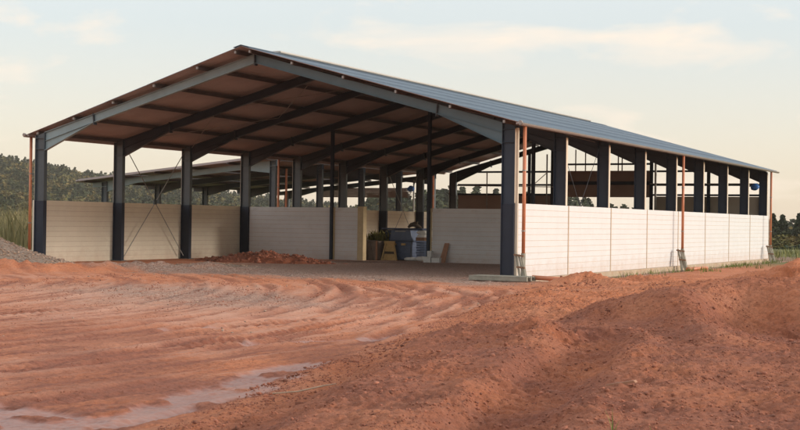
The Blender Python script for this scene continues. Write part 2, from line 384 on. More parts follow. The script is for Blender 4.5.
def put(me, name, parent=None, loc=(0, 0, 0), bevel=0):
    o = bpy.data.objects.new(name, me); col.objects.link(o); o.location = loc; o.parent = parent
    if bevel:
        b = o.modifiers.new('bevel', 'BEVEL'); b.width = bevel; b.segments = 2; b.limit_method = 'ANGLE'
    return o

def tag(o, label=None, cat=None, group=None, kind=None):
    if label: o['label'] = label
    if cat: o['category'] = cat
    if group: o['group'] = group
    if kind: o['kind'] = kind
    return o

def empty(name, loc, label, cat, group=None, rz=0):
    o = bpy.data.objects.new(name, None); col.objects.link(o); o.location = loc; o.rotation_euler = (0, 0, rz)
    o.empty_display_size = .3
    return tag(o, label, cat, group)

def np_mesh(name, V, F, mats, tint=None, smooth=False, attrname='tint'):
    """V (n,3), F (m,k) arrays"""
    me = bpy.data.meshes.new(name)
    k = F.shape[1]
    me.vertices.add(len(V)); me.vertices.foreach_set('co', V.astype(np.float32).ravel())
    me.loops.add(F.size); me.loops.foreach_set('vertex_index', F.astype(np.int32).ravel())
    me.polygons.add(len(F)); me.polygons.foreach_set('loop_start', np.arange(0, F.size, k, dtype=np.int32))
    me.polygons.foreach_set('loop_total', np.full(len(F), k, dtype=np.int32))
    if smooth: me.polygons.foreach_set('use_smooth', np.ones(len(F), dtype=bool))
    for m in (mats if isinstance(mats, (list, tuple)) else [mats]): me.materials.append(m)
    if tint is not None:
        a = me.attributes.new(attrname, 'FLOAT_COLOR', 'POINT')
        if tint.shape[1] == 3: tint = np.concatenate([tint, np.ones((len(tint), 1))], 1)
        a.data.foreach_set('color', tint.astype(np.float32).ravel())
    me.update(calc_edges=True); me.validate()
    return me

# ------------------------------------------------------------------ ground sheet
def lines(parts):
    out = []
    for a, b, st in parts:
        n = max(2, int(round((b - a) / st))); out.append(np.linspace(a, b, n, endpoint=False))
    return np.concatenate(out)
def geo(a, b, n):
    return np.geomspace(a, b, n)
gxl = np.concatenate([-geo(36, 2500, 46)[::-1], lines([(-35, -12, .16), (-12, 3.5, .08), (3.5, 16, .025), (16, 24, .1)]), 24 + geo(.3, 2400, 44)])
gyl = np.concatenate([-geo(40, 1500, 24)[::-1], lines([(-39.5, -36, .12), (-36, -20, .025), (-20, -8, .05), (-8, 4, .09), (4, 46, .5)]), 46 + geo(.7, 2600, 54)])
GX, GY = np.meshgrid(gxl, gyl)
z, grav, wet, pale, moist, gr = height(GX.ravel(), GY.ravel(), True)
V = np.stack([GX.ravel(), GY.ravel(), z], 1)
nx, ny = len(gxl), len(gyl)
idx = np.arange(nx * ny).reshape(ny, nx)
F = np.stack([idx[:-1, :-1], idx[:-1, 1:], idx[1:, 1:], idx[1:, :-1]], -1).reshape(-1, 4)
gme = np_mesh('ground', V, F, M['soil'], np.stack([grav, wet, pale, gr], 1), True, 'mask')
a = gme.attributes.new('moist', 'FLOAT', 'POINT'); a.data.foreach_set('value', moist.astype(np.float32))
tag(put(gme, 'ground'), kind='structure')

# ------------------------------------------------------------------ main hall
L = 40.0; NB = 8; RX = -10.47; SL = .274; ZA = 7.96
XC = 10.13           # half distance of the column centres
def ztop(t): return ZA - SL * t
hall = empty('steel_hall', (0, 0, 0), 'large open steel framed hall with blue roof and low white panel walls', 'building')

def i_column(h0, h1, depth=.47, fw=.19, lower_tone=2.5):
    """I section, web in the frame plane; top follows the roof slope; reflected ground is painted below as a darker coat"""
    m = MB(); d = depth / 2; tf = .022; tw = .014
    m.box(-d, -d + tf, -fw / 2, fw / 2, 0, h0)
    m.box(d - tf, d, -fw / 2, fw / 2, 0, h1)
    m.hexa([(-d + tf, -tw / 2, 0), (d - tf, -tw / 2, 0), (d - tf, tw / 2, 0), (-d + tf, tw / 2, 0),
            (-d + tf, -tw / 2, h0), (d - tf, -tw / 2, h1), (d - tf, tw / 2, h1), (-d + tf, tw / 2, h0)])
    hk = 4.56 if h0 > 5 or h1 > 5 else h0 - .5
    for zz in (hk, min(h0, h1) - .12):
        m.box(-d + tf, d - tf, -fw / 2 + .005, -tw / 2, zz, zz + .016); m.box(-d + tf, d - tf, tw / 2, fw / 2 - .005, zz, zz + .016)
    return m
def ground_reflection(depth=.47, fw=.19, h=2.5):  # dark shell paints the ground mirrored in the lower steel
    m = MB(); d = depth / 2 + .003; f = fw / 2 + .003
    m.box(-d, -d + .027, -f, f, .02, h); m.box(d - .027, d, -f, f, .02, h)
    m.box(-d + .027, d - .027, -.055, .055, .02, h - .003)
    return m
zi, zo = ztop(XC - .235), ztop(XC + .235)
col_me = {1: i_column(zi, zo).mesh('column', M['steel_navy']), -1: i_column(zo, zi).mesh('column', M['steel'])}  # one paint, two tones: left copy carries painted sky reflection
shell_me = ground_reflection().mesh('ground_reflection_shell', M['steel_dark'])
base_me = MB().box(-.32, .32, -.17, .17, 0, .025).mesh('base_plate', M['plate'])
foot_me = MB().box(-.42, .42, -.33, .33, -.6, -.003).mesh('footing', M['concrete'])
bat_me = MB().box(.0, .02, -.085, .085, 2.53, 5.02).mesh('batten', M['cream'])
# rafters
def rafter(side, depth=.33, hd=.72):
    m = MB(); fw = .17; tf = .02; tw = .012
    st = [(XC - .24, .74), (7.45, .335), (.012, .335)]
    X = lambda t: RX + side * t
    for (t0, d0), (t1, d1) in zip(st, st[1:]):
        for (za, zb, w) in ((lambda t, d: ztop(t) - tf, lambda t, d: ztop(t), fw), (lambda t, d: ztop(t) - d, lambda t, d: ztop(t) - d + tf, fw),
                            (lambda t, d: ztop(t) - d + tf, lambda t, d: ztop(t) - tf, tw)):
            p = [(X(t0), -w / 2, za(t0, d0)), (X(t1), -w / 2, za(t1, d1)), (X(t1), w / 2, za(t1, d1)), (X(t0), w / 2, za(t0, d0)),
                 (X(t0), -w / 2, zb(t0, d0)), (X(t1), -w / 2, zb(t1, d1)), (X(t1), w / 2, zb(t1, d1)), (X(t0), w / 2, zb(t0, d0))]
            if side < 0: p = [p[1], p[0], p[3], p[2], p[5], p[4], p[7], p[6]]
            m.hexa(p)
    # middle flange of the haunch
    t0, t1 = XC - .24, 7.6
    p = [(X(t0), -.07, ztop(t0) - .36), (X(t1), -.07, ztop(t1) - .325), (X(t1), .07, ztop(t1) - .325), (X(t0), .07, ztop(t0) - .36)]
    p = p + [(a_, b_, c_ + .014) for a_, b_, c_ in p]
    if side < 0: p = [p[1], p[0], p[3], p[2], p[5], p[4], p[7], p[6]]
    m.hexa(p)
    return m
def splice(side):
    m = MB(); t = 7.42; x = RX + side * t
    dx = SL * .2 * side
    m.hexa([(x - .02 - dx * .0, -.095, ztop(t) - .43), (x + .02, -.095, ztop(t) - .43), (x + .02, .095, ztop(t) - .43), (x - .02, .095, ztop(t) - .43),
            (x - .02 + dx, -.095, ztop(t) + .025), (x + .02 + dx, -.095, ztop(t) + .025), (x + .02 + dx, .095, ztop(t) + .025), (x - .02 + dx, .095, ztop(t) + .025)])
    return m
raf_me = {s: rafter(s).mesh('rafter', [M['steel_frame']]) for s in (1, -1)}
M['steel_sky_teal'] = mat('steel_paint_sky_teal', (.105, .17, .205), .40, 0, .12, 1.5, spec=.5, dirt=((.10, .10, .11), 3, .64))  # right front rafter: weaker sky reflection painted into the colour
raf_front = {s: rafter(s).mesh('rafter', [M['steel_sky_bright'] if s < 0 else M['steel_sky_teal']]) for s in (1, -1)}
spl_me = {s: splice(s).mesh('splice_plate', M['plate']) for s in (1, -1)}
apex_me = MB().box(RX - .02, RX + .02, -.1, .1, ZA - .42, ZA + .03).mesh('apex_plate', M['plate'])
for n in range(NB + 1):
    y = n * 5.0
    for s in (1, -1):
        x = RX + s * XC
        c = put(col_me[s], 'column', hall, (x, y, 0))
        put(shell_me, 'ground_reflection_shell', c); put(base_me, 'base_plate', c); put(foot_me, 'footing', c)
        b = put(bat_me, 'batten', c, (s * .235 if s > 0 else -.255, 0, 0))
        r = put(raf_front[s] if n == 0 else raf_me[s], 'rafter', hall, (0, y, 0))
        put(spl_me[s], 'splice_plate', r)
    put(apex_me, 'apex_plate', hall, (0, y, 0))

def verge(s, t): return -1.0 if s > 0 else -1.0 + .92 * t / 10.86     # the left slope is trimmed back towards its eave
# purlins with caps
cap_me = MB().box(-.035, .035, -.08, 0, .0, .09).mesh('purlin_cap', M['cap'])
for s in (1, -1):
    for t in (.32, 2.1, 4.2, 6.27, 8.33, 10.3):
        m = MB(); zc = ztop(t)
        ux, uz = s * math.cos(math.atan(SL)), -math.sin(math.atan(SL))
        yp = verge(s, t) + .15
        m.box(-.008, .008, yp, L + .15, .01, .15)
        m.box(.008, .07, yp, L + .15, .132, .15); m.box(-.07, -.008, yp, L + .15, .01, .028)
        p = m.build('purlin', M['purlin'], hall, (RX + s * t, 0, zc + .004))
        put(cap_me, 'purlin_cap', p, (0, yp - .002, .02))
# roof sheets
def roof_sheet(side, y0, y1, ts, zf, lap=.003, pitch=.2, amp=.022, thick=.012):
    m_ = 5
    nyw = int((y1 - (y0(0) if callable(y0) else y0)) / pitch * m_)
    yf = y0 if callable(y0) else (lambda t: y0)
    Vs = []; Fs = []; Ms = []; off = 0
    for k, (ta, tb) in enumerate(zip(ts, ts[1:])):
        tb2 = tb + (.12 if k < len(ts) - 2 else 0)
        rows = []
        for zz in (thick, 0):
            for t, ex in ((ta, 0.), (tb2, lap if k < len(ts) - 2 else lap)):
                ys = np.linspace(yf(t), y1, nyw + 1); wv = amp * np.sin(ys / pitch * 2 * math.pi)
                rows.append(np.stack([np.full_like(ys, RX + side * t) if zf is None else np.full_like(ys, t), ys, (ztop(t) + .175 if zf is None else zf(t)) + wv + zz + ex - (0 if t == ta else 0) + .0 * ys], 1))
        for r_ in rows: Vs.append(r_)
        n = nyw + 1
        A = off + np.arange(nyw)
        Fs.append(np.stack([A, A + 1, A + n + 1, A + n], 1)); Ms.append(np.zeros(nyw, int))
        Fs.append(np.stack([A + 2 * n, A + 3 * n, A + 3 * n + 1, A + 2 * n + 1], 1)); Ms.append(np.ones(nyw, int))
        Fs.append(np.stack([A + n, A + n + 1, A + 3 * n + 1, A + 3 * n], 1)); Ms.append(np.zeros(nyw, int))
        Fs.append(np.stack([A, A + 2 * n, A + 2 * n + 1, A + 1], 1)); Ms.append(np.zeros(nyw, int))
        for e in (0, nyw):
            Fs.append(np.array([[off + e, off + n + e, off + 3 * n + e, off + 2 * n + e]])); Ms.append(np.ones(1, int))
        off += 4 * n
    V = np.concatenate(Vs); F = np.concatenate(Fs)
    if side > 0: F = F[:, ::-1]
    me = np_mesh('roof_sheet', V, F, [M['roof_top'], M['roof_under']])
    me.polygons.foreach_set('material_index', np.concatenate(Ms).astype(np.int32))
    sm = np.concatenate(Ms) >= 0
    return me
for s in (1, -1):
    put(roof_sheet(s, (lambda t, s=s: verge(s, t)), L + .25, [.0, 2.2, 4.35, 6.5, 8.6, 10.86], None), 'roof_sheet', hall)
# underside soffit band of the front verge
# ridge cap and the raised skylight strip along it
m = MB()
for s in (1, -1):
    for k in range(1):
        t0, t1 = 0, .32
        za, zb = ZA + .232, ztop(.32) + .232
        p = [(RX, -1.02, za - .012), (RX + s * t1, -1.02, zb - .012), (RX + s * t1, L + .27, zb - .012), (RX, L + .27, za - .012)]
        p += [(a_, b_, c_ + .016) for a_, b_, c_ in p]
        if s < 0: p = [p[1], p[0], p[3], p[2], p[5], p[4], p[7], p[6]]
        m.hexa(p)
m.build('ridge_cap', M['roof_top'], hall)
m = MB()
m.box(RX - .22, RX + .22, 1.4, 37.5, ZA + .2, ZA + .29)
sk = m.build('ridge_skylight', M['ridge'], hall, bevel=.04)
# gutters
def gutter(x, z, y0, y1, name='gutter'):
    m = MB(); r = .085; n = 9
    k0 = 0
    for rad in (r, r - .008):
        for yy in (y0, y1):
            for k in range(n + 1):
                a_ = math.pi + math.pi * k / n
                m.v.append((x + rad * math.cos(a_), yy, z + rad * math.sin(a_)))
    q = n + 1
    for k in range(n):
        m.f.append((k, k + 1, q + k + 1, q + k)); m.m.append(0)
        m.f.append((2 * q + k, 3 * q + k, 3 * q + k + 1, 2 * q + k + 1)); m.m.append(0)
    for a_, b_ in ((0, 2 * q), (n, 2 * q + n)):
        m.f.append((a_, a_ + q, b_ + q, b_)); m.m.append(0)
    m.f.append(tuple(range(0, q))); m.m.append(0)
    m.f.append(tuple(range(q, 2 * q))); m.m.append(0)
    g = m.build(name, M['gutter'], hall, smooth=False)
    return g
ZE = ztop(10.86) + .155
for s in (1, -1):
    ye = verge(s, 10.86)
    g = gutter(RX + s * 10.93, ZE, ye - .02, L + .27)
    e = MB().tube([(RX + s * 10.93, ye - .06, ZE + .01), (RX + s * 10.93, ye + .02, ZE + .01)], .07, 12)
    e.build('gutter_end', M['gutter'], g)
for s in (1, -1):
    m = MB(); xx = RX + s * 10.78; m.box(xx - .03, xx + .03, verge(s, 10.7) + .03, L + .22, ztop(10.78) + .09, ztop(10.78) + .168)
    m.build('eave_closure', M['roof_under'], hall)
# downpipes
def downpipe(x, y, xg, zg, zb, r=.06):
    m = MB().tube([(x, y, zg), (x, y, zb)], r, 12)
    o = m.build('downpipe', M['pipe'], hall, smooth=True)
    for zz in (1.6, 3.6):
        if zz > zb: MB().tube([(x, y, zz - .02), (x, y, zz + .02)], r + .012, 12).build('pipe_clip', M['rod'], o)
    m = MB().tube([(x, y, zb), (x, y, -.1)], r + .015, 12).build('pipe_foot', M['prop'], o)
for yy, zb in ((-.47, .86), (19.31, .8), (38.63, .8)):
    downpipe(.4, yy, RX + 10.93, ZE - .05, zb)
for yy in (.3, 19.4, 38.6):
    downpipe(-21.4, yy, RX - 10.93, ZE - .05, .5)

# wall panels: twelve courses with tooled joints
def panel_mesh(length, h=2.52, courses=12, th=.1, mats=None, top_plain=True):
    """panel in local axes: along +X, outer face at y=0 facing -Y, thickness to +Y"""
    m = MB(); ch = h / courses; gd = .008; gw = .014
    prof = []
    for k in range(courses):
        z0 = k * ch; z1 = (k + 1) * ch
        prof += [(0, z0 + (gw / 2 if k else 0)), (0, z1 - (gw / 2 if k < courses - 1 else 0))]
        if k < courses - 1: prof += [(gd, z1 - gw / 4), (gd, z1 + gw / 4)]
    n0 = len(m.v)
    for x in (0, length):
        for (dy, zz) in prof: m.v.append((x, dy, zz))
    q = len(prof)
    for i in range(q - 1):
        m.f.append((i, q + i, q + i + 1, i + 1)); m.m.append(1 if (prof[i][0] + prof[i + 1][0]) > 0 else 0)
    b = len(m.v)
    m.v += [(0, th, 0), (length, th, 0), (length, th, h), (0, th, h)]
    m.f += [(b + 1, b, b + 3, b + 2), (b, b + 1, q, 0), (q - 1, 2 * q - 1, b + 2, b + 3)]; m.m += [0, 0, 0]
    m.f.append(tuple([b] + list(range(q)) + [b + 3])); m.m.append(0)
    m.f.append(tuple([b + 1, b + 2] + list(range(2 * q - 1, q - 1, -1)))); m.m.append(0)
    return m.mesh('wall_panel', mats)
pm_r = panel_mesh(4.9, mats=[M['panel'], M['groove']])
pm_l = panel_mesh(4.9, mats=[M['panel_left'], M['groove']])
strip_me = MB().box(-.045, .045, -.012, .05, 0, 2.50).mesh('joint_strip', M['joint'])
for n in range(NB):
    o = put(pm_r, 'wall_panel', hall, (0, n * 5 + .05, 0)); o.rotation_euler = (0, 0, R(90))      # faces +X
    o.name = 'wall_panel'
    o = put(pm_l, 'wall_panel', hall, (-20.95, n * 5 + .05, 0)); o.rotation_euler = (0, 0, R(90))
for n in range(NB + 1):
    if n: 
        o = put(strip_me, 'joint_strip', hall, (0, n * 5.0, 0)); o.rotation_euler = (0, 0, R(90))
# the left panels show their inner face: same grooves on both sides
for n in range(NB):
    o = put(pm_l, 'wall_panel', hall, (-20.85 - .104, n * 5 + 4.95, 0)); 
    o.location = (-20.95 + .1025, n * 5 + .05, 0); o.rotation_euler = (0, 0, R(90))
# corner cover strip
MB().box(-.1, -.004, -.02, .046, -.05, 5.05).build('corner_strip', M['cream'], hall)
# footing beams
MB().box(-.16, .17, -.1, L + .2, -.75, -.004).build('strip_footing', M['concrete'], hall)
MB().box(-21.1, -20.72, -.1, L + .2, -.75, -.004).build('strip_footing', M['concrete'], hall)
MB().box(-20.6, -.3, 15.0 - .14, 15.2, -.6, -.012).build('strip_footing', M['concrete'], hall)

# wind braces
def brace(a, b, r=.022):
    return MB().bar(a, b, .04 if a[0] < -5 else .022, .012, up=(1, 0, 0)).build('brace_rod', M['rod'] if a[0] < -5 else M['steel_frame'], hall)
brace((-20.56, 5.3, 5.0), (-20.56, 9.75, .15)); brace((-20.54, 9.75, 5.0), (-20.54, 5.3, .15))
MB().box(-20.57, -20.52, 7.42, 7.62, 2.48, 2.68).build('brace_plate', M['plate'], hall)
brace((-.45, 5.2, 5.0), (-.45, 9.8, .15)); brace((-.43, 9.8, 5.0), (-.43, 5.2, .15))
brace((-20.56, 30.3, 5.0), (-20.56, 34.75, .15)); brace((-20.54, 34.75, 5.0), (-20.54, 30.3, .15))
# roof bracing in the second bay
for s in (1, -1):
    for ta, tb in ((9.8, 5.1), (5.1, .3)):
        for ya, yb in ((5.1, 9.9), (9.9, 5.1)):
            MB().tube([(RX + s * ta, ya, ztop(ta) - .12), (RX + s * tb, yb, ztop(tb) - .12)], .014, 6).build('roof_brace', M['rod'], hall)

# cross wall on the third frame
YP = 15.0
pg = lambda ln: panel_mesh(ln, mats=[M['panel_grey'], M['groove']])
for x0, x1 in ((-20.34, -15.62), (-15.56, -14.18), (-10.26, -.6)):
    put(pg(x1 - x0), 'wall_panel', hall, (x0, YP, -.02))
for x in (-15.6, -10.42, -5.25):
    zt = ztop(abs(x - RX)) - .34
    m = MB(); m.box(x - .07, x + .07, YP - .15, YP - .135, 0, zt); m.box(x - .07, x + .07, YP - .018, YP - .004, 0, zt); m.box(x - .006, x + .006, YP - .135, YP - .018, 0, zt)
    m.build('gable_post', M['steel_dark'], hall)
    MB().box(x + .075, x + .15, YP - .05, YP - .006, 0, 2.5).build('post_batten', M['timber'], hall)
MB().box(-14.16, -13.84, YP - .12, YP + .22, -.05, 2.56).build('gate_jamb', M['timber'], hall, bevel=.01)
# far gable
YG = L + .02
for x0, x1 in ((-20.34, -13.75), (-7.05, -.6)):
    put(pg(x1 - x0), 'wall_panel', hall, (x0, YG - .02, 0))
for x in (-15.2, -13.62, -7.15, -3.6):
    zt = ztop(abs(x - RX)) - .33
    m = MB(); w = .09 if x > -15 else .075
    m.box(x - w, x + w, YG - .2, YG - .185, 0, zt); m.box(x - w, x + w, YG - .045, YG - .03, 0, zt); m.box(x - .008, x + .008, YG - .185, YG - .045, 0, zt)
    m.build('gable_post', M['steel_dark'], hall)
def girt(x0, x1, z, y=YG + .02, h=.12, nm='girt'):
    m = MB(); m.box(x0, x1, y, y + .012, z - h / 2, z + h / 2); m.box(x0, x1, y + .012, y + .06, z + h / 2 - .012, z + h / 2); m.box(x0, x1, y + .012, y + .06, z - h / 2, z - h / 2 + .012)
    return m.build(nm, M['steel_dark'], hall)
for z_ in (3.74, 4.36, 5.2):
    girt(-20.3, -13.62, z_); girt(-7.15, -.5, z_)
girt(-13.62, -7.15, 5.66)
def cladding(x0, x1, z0, z1, y, m_, nm='cladding_sheet'):
    m = MB(); n = int((z1 - z0) / .2) + 1
    m.box(x0 + .01, x1 - .01, y + .01, y + .025, z0 + .01, z1 - .02)
    for k in range(n):
        za = z0 + (z1 - z0) * k / n; zb = z0 + (z1 - z0) * (k + 1) / n
        m.hexa([(x0, y, za), (x1, y, za), (x1, y + .03, za), (x0, y + .03, za), (x0, y + .002, zb - .012), (x1, y + .002, zb - .012), (x1, y + .03, zb - .012), (x0, y + .03, zb - .012)])
    return m.build(nm, m_, hall)
cladding(-20.3, -13.8, 2.56, 3.70, YG + .09, M['clad_brown'])
cladding(-7.0, -.5, 2.56, 3.66, YG + .09, M['clad_beige'])
hd = cladding(-13.4, -7.3, 3.59, 5.26, YG + .09, M['clad_brown'], 'gate_header')
MB().box(-13.5, -7.2, YG + .03, YG + .085, 4.36, 4.58).build('header_rail', M['steel_dark'], hd)
for x in (-12.15, -11.5, -10.55, -9.35, -9.1):
    MB().box(x - .035, x + .035, YG + .085, YG + .14, 5.2, 6.6).build('header_stud', M['rod'], hall)
for x, z1 in ((-18.2, 5.2), (-16.7, 5.2), (-5.9, 5.2), (-1.6, 4.4)):
    MB().box(x - .04, x + .04, YG - .0, YG + .018, 2.53, z1).build('girt_stud', M['rod'], hall)
MB().tube([(-13.95, YG - .25, 2.5), (-13.95, YG - .25, 6.3)], .05, 8).build('scaffold_pole', M['cap'], hall)
MB().tube([(-6.85, YG - .25, 2.5), (-6.85, YG - .25, 6.3)], .07, 8).build('scaffold_pole', M['cap'], hall)
MB().bar((-14.9, YG - .3, 4.3), (-13.9, YG - .3, 5.15), .04, .04).build('knee_brace', M['rod'], hall)
MB().bar((-20.2, YG - .3, 4.30), (-13.4, YG - .3, 4.22), .05, .05).build('scaffold_rail', M['rod'], hall)
MB().bar((-7.2, YG - .3, 4.42), (-.6, YG - .3, 4.42), .05, .05).build('scaffold_rail', M['rod'], hall)

# ------------------------------------------------------------------ second, lower hall behind on the left
ann = empty('lower_hall', (-34.5, 20, 0), 'lower open steel shed with shallow roof behind the left wall of the big hall', 'building')
AX, AY = -34.5, 20
def za(x): return 4.02 + .0992 * (x + 34.5)         # roof top line
XR = -21.75
col2 = {}
for n in range(5):
    y = n * 5.0
    for xx in (-33.4, -22.1):
        zt = za(xx) - .22
        m = i_column(zt, zt + .04, .36, .18)
        c = m.build('column', M['steel'], ann, (xx - AX, y, 0))
        ground_reflection(.36, .18).build('ground_reflection_shell', M['steel_dark'], c)
    m = MB()
    def q(x0, x1, d0, d1, a0, a1, w, mi=0):
        m.hexa([(x0 - AX, -w, za(x0) - d0), (x1 - AX, -w, za(x1) - d1), (x1 - AX, w, za(x1) - d1), (x0 - AX, w, za(x0) - d0),
                (x0 - AX, -w, za(x0) - a0), (x1 - AX, -w, za(x1) - a1), (x1 - AX, w, za(x1) - a1), (x0 - AX, w, za(x0) - a0)], mi)
    for x0, x1, d0, d1 in ((-34.3, -33.22, .44, .5), (-33.22, -31.2, .80, .5), (-31.2, -24.1, .5, .5), (-24.1, -22.28, .5, .85), (-22.28, XR - .1, .5, .5)):
        q(x0, x1, .22, .22, .20, .20, .085); q(x0, x1, d0, d1, d0 - .02, d1 - .02, .085); q(x0, x1, d0 - .02, d1 - .02, .22, .22, .006)
    m.build('rafter', M['steel_sky_bright'] if n == 0 else M['steel'], ann, (0, y, 0))
for k in range(6):
    x = -34.2 + k * 2.43
    MB().box(x - AX - .035, x - AX + .035, -.8, 20.3, za(x) - .195, za(x) - .06).build('purlin', M['purlin'], ann)
me = roof_sheet(-1, AY - 1, AY + 20.3, [XR, -25, -28.2, -31.4, -34.55], lambda t: za(t) - .03)
o = put(me, 'roof_sheet', ann, (-AX, -AY, 0))
m = MB()
x0, x1 = -34.5, XR
m.hexa([(x0 - AX, -1.03, za(x0) - .1), (x1 - AX, -1.03, za(x1) - .1), (x1 - AX, -1.005, za(x1) - .1), (x0 - AX, -1.005, za(x0) - .1),
        (x0 - AX, -1.03, za(x0) + .02), (x1 - AX, -1.03, za(x1) + .02), (x1 - AX, -1.005, za(x1) + .02), (x0 - AX, -1.005, za(x0) + .02)])
m.build('verge_trim', M['roof_under'], ann)
m = MB().tube([(-.12, -1.05, 3.93), (-.12, 20.3, 3.93)], .075, 10); m.build('gutter', M['gutter'], ann, smooth=True)
m = MB(); n = 6
for k in range(n):
    a0 = 3.5 + (4.15 - 3.5) * k / n; a1 = 3.5 + (4.15 - 3.5) * (k + 1) / n
    m.hexa([(3.6, 20.05, a0), (10.95, 20.05, a0), (10.95, 20.08, a0), (3.6, 20.08, a0), (3.6, 20.065, a1 - .004), (10.4, 20.065, a1 - .004), (10.4, 20.09, a1 - .004), (3.6, 20.09, a1 - .004)])
m.build('gate_header', M['clad_brown'], ann)
MB().tube([(12.0, 2.0, 4.7), (12.0, 2.0, .2)], .06, 10).build('downpipe', M['pipe'], ann, smooth=True)
MB().tube([(11.0, 20.0, 0), (11.0, 20.0, 4.7)], .06, 8).build('corner_pole', M['cap'], ann)

# blue bags on the far gables
def bag(loc, label):
    o = empty('plastic_bag', loc, label, 'bag')
    V = []; n = 10; mm = MB()
    rr = [.06, .15, .2, .19, .15, .05]; zz = [.2, .12, .02, -.08, -.17, -.22]
    pts = []
    for i in range(6):
        for k in range(n):
            a_ = 2 * math.pi * k / n; r_ = rr[i] * (1 + .18 * math.sin(3 * a_ + i))
            mm.v.append((r_ * 1.25 * math.cos(a_), .7 * r_ * math.sin(a_), zz[i]))
    for i in range(5):
        for k in range(n):
            a_ = i * n + k; b_ = i * n + (k + 1) % n
            mm.f.append((a_, a_ + n, b_ + n, b_)); mm.m.append(0)
    mm.f.append(tuple(range(n))); mm.m.append(0); mm.f.append(tuple(reversed(range(5 * n, 6 * n)))); mm.m.append(0)
    mm.build('sack', M['blue_bag'], o, smooth=True)
    MB().bar((-.42, 0, .02), (-.2, 0, .03), .09, .05).build('tied_end', M['blue_bag'], o)
bag((-.78, L - .32, 4.24), 'bright blue bag tied to the scaffold rail at the right end of the big hall')
bag((-23.62, L - .22, 4.1), 'bright blue bag tied to the corner pole of the lower shed')

# ------------------------------------------------------------------ leaning props at the downpipes
def prop_frame(loc, label, sc=1.0, dir_=1):
    o = empty('pipe_guard', loc, label, 'pipe guard', 'pipe guards at the downpipe feet')
    for k, (xa, xb) in enumerate(((-.16, .10), (-.04, .26), (.1, .34))):
        m = MB().bar((xa, -.1 - .05 * k, .93 - .04 * k), (xb, -.3 - .04 * k, 0), .075, .05)
        p = m.build('slat', M['prop'], o, bevel=.006)
    MB().bar((-.2, -.17, .88), (.17, -.26, .84), .05, .06).build('top_bar', M['rust'], o)
    MB().bar((-.06, -.27, .48), (.26, -.36, .46), .05, .06).build('middle_bar', M['rust'], o)
    o.scale = (sc, sc, sc)
    return o
prop_frame((.36, -.52, gz(.5, -.6) + .02), 'grey slatted guard leaning on the downpipe at the front right corner column')
prop_frame((.42, 19.2, gz(.6, 19.1) + .02), 'grey slatted guard leaning on the downpipe halfway along the white wall', 1.05)
prop_frame((.42, 38.5, gz(.6, 38.4) + .02), 'grey slatted guard at the downpipe on the far end of the white wall', 1.05)

# pallet, orange pipe and rubble at the corner
pz = gz(.3, -1.9)
o = empty('pallet', (.25, -1.9, pz), 'weathered flat pallet lying at the foot of the front right column', 'pallet')
for k in range(5): MB().box(-1.0, 1.0, -.4 + k * .18, -.28 + k * .18, .15, .175).build('deck_board', M['prop'], o)
for yy in (-.36, 0, .36): MB().box(-1.0, 1.0, yy - .045, yy + .045, .03, .145).build('bearer', M['prop'], o)
x_, y_ = 1.75, -1.45
o = empty('drain_pipe', (x_, y_, gz(x_, y_) + .09), 'short orange drain pipe lying on the soil beside the front corner of the white wall', 'pipe')
MB().tube([(-.62, -.05, .03), (.62, .05, -.01)], .075, 12).build('barrel', M['pipe'], o, smooth=True)
MB().tube([(.52, .04, -.008), (.66, .054, -.01)], .095, 12).build('socket', M['pipe'], o, smooth=True)
x_, y_ = 1.3, 18.6
o = empty('drain_pipe', (x_, y_, gz(x_, y_) + .08), 'rust red pipe length lying on the ground below the middle downpipe', 'pipe')
MB().tube([(-.1, -1.1, .01), (.1, 1.2, .02)], .085, 12).build('barrel', M['pipe'], o, smooth=True)
MB().tube([(-.115, -1.25, .01), (-.09, -1.0, .012)], .105, 12).build('socket', M['pipe'], o, smooth=True)

# ------------------------------------------------------------------ store of goods in the gate opening
def ribbed_box(w, d, h, ribs, mtl, o, nm='body'):
    m = MB(); m.box(-w / 2, w / 2, -d / 2, d / 2, 0, h)
    for k in range(ribs):
        zz = h * (k + .5) / ribs
        m.box(-w / 2 - .02, w / 2 + .02, -d / 2 - .02, d / 2 + .02, zz - .03, zz + .02)
    return m.build(nm, mtl, o, bevel=.01)
o = empty('pallet_box', (-12.75, 17.1, .02), 'large ribbed blue box standing on the ground in the gate opening', 'box')
ribbed_box(1.16, 1.0, .86, 6, M['blue_box'], o)
for x in (-.28, .22): MB().box(x - .11, x + .11, -.56, -.52, .70, .80).build('handle', M['yellow_wood'], o)
MB().box(-.62, .62, -.54, .54, .86, .92).build('rim', M['blue_dark'], o)
o = empty('pallet_box', (-12.72, 17.15, .95), 'smooth blue box with pale handle stacked on the large ribbed blue box', 'box')
m = MB().hexa([(-.6, -.5, 0), (.6, -.5, 0), (.6, .5, 0), (-.6, .5, 0), (-.52, -.5, .5), (.52, -.5, .5), (.52, .5, .5), (-.52, .5, .5)]); m.build('body', M['blue_box'], o, bevel=.02)
MB().box(-.3, .25, -.53, -.5, .42, .48).build('handle', M['cap'], o)
o = empty('skip_container', (-13.35, 18.7, .0), 'dark blue container with flat overhanging lid behind the stacked blue boxes', 'container')
ribbed_box(1.9, 1.2, 1.45, 3, M['blue_dark'], o)
MB().box(-1.05, 1.15, -.72, .7, 1.46, 1.54).build('lid', M['blue_dark'], o, bevel=.015)
MB().box(-1.1, -.2, -.76, -.7, 1.49, 1.55).build('lid_edge', M['blue_box'], o)
o = empty('tree_root', (-12.9, 18.5, 1.55), 'knobbly brown lump of wood on the lid of the dark blue container', 'wood')
MB().tube([(-.35, 0, .04), (-.2, .02, .16), (0, 0, .2), (.2, .02, .1), (.38, 0, .03)], [.05, .1, .13, .09, .04], 9).build('trunk', M['bark'], o, smooth=True)
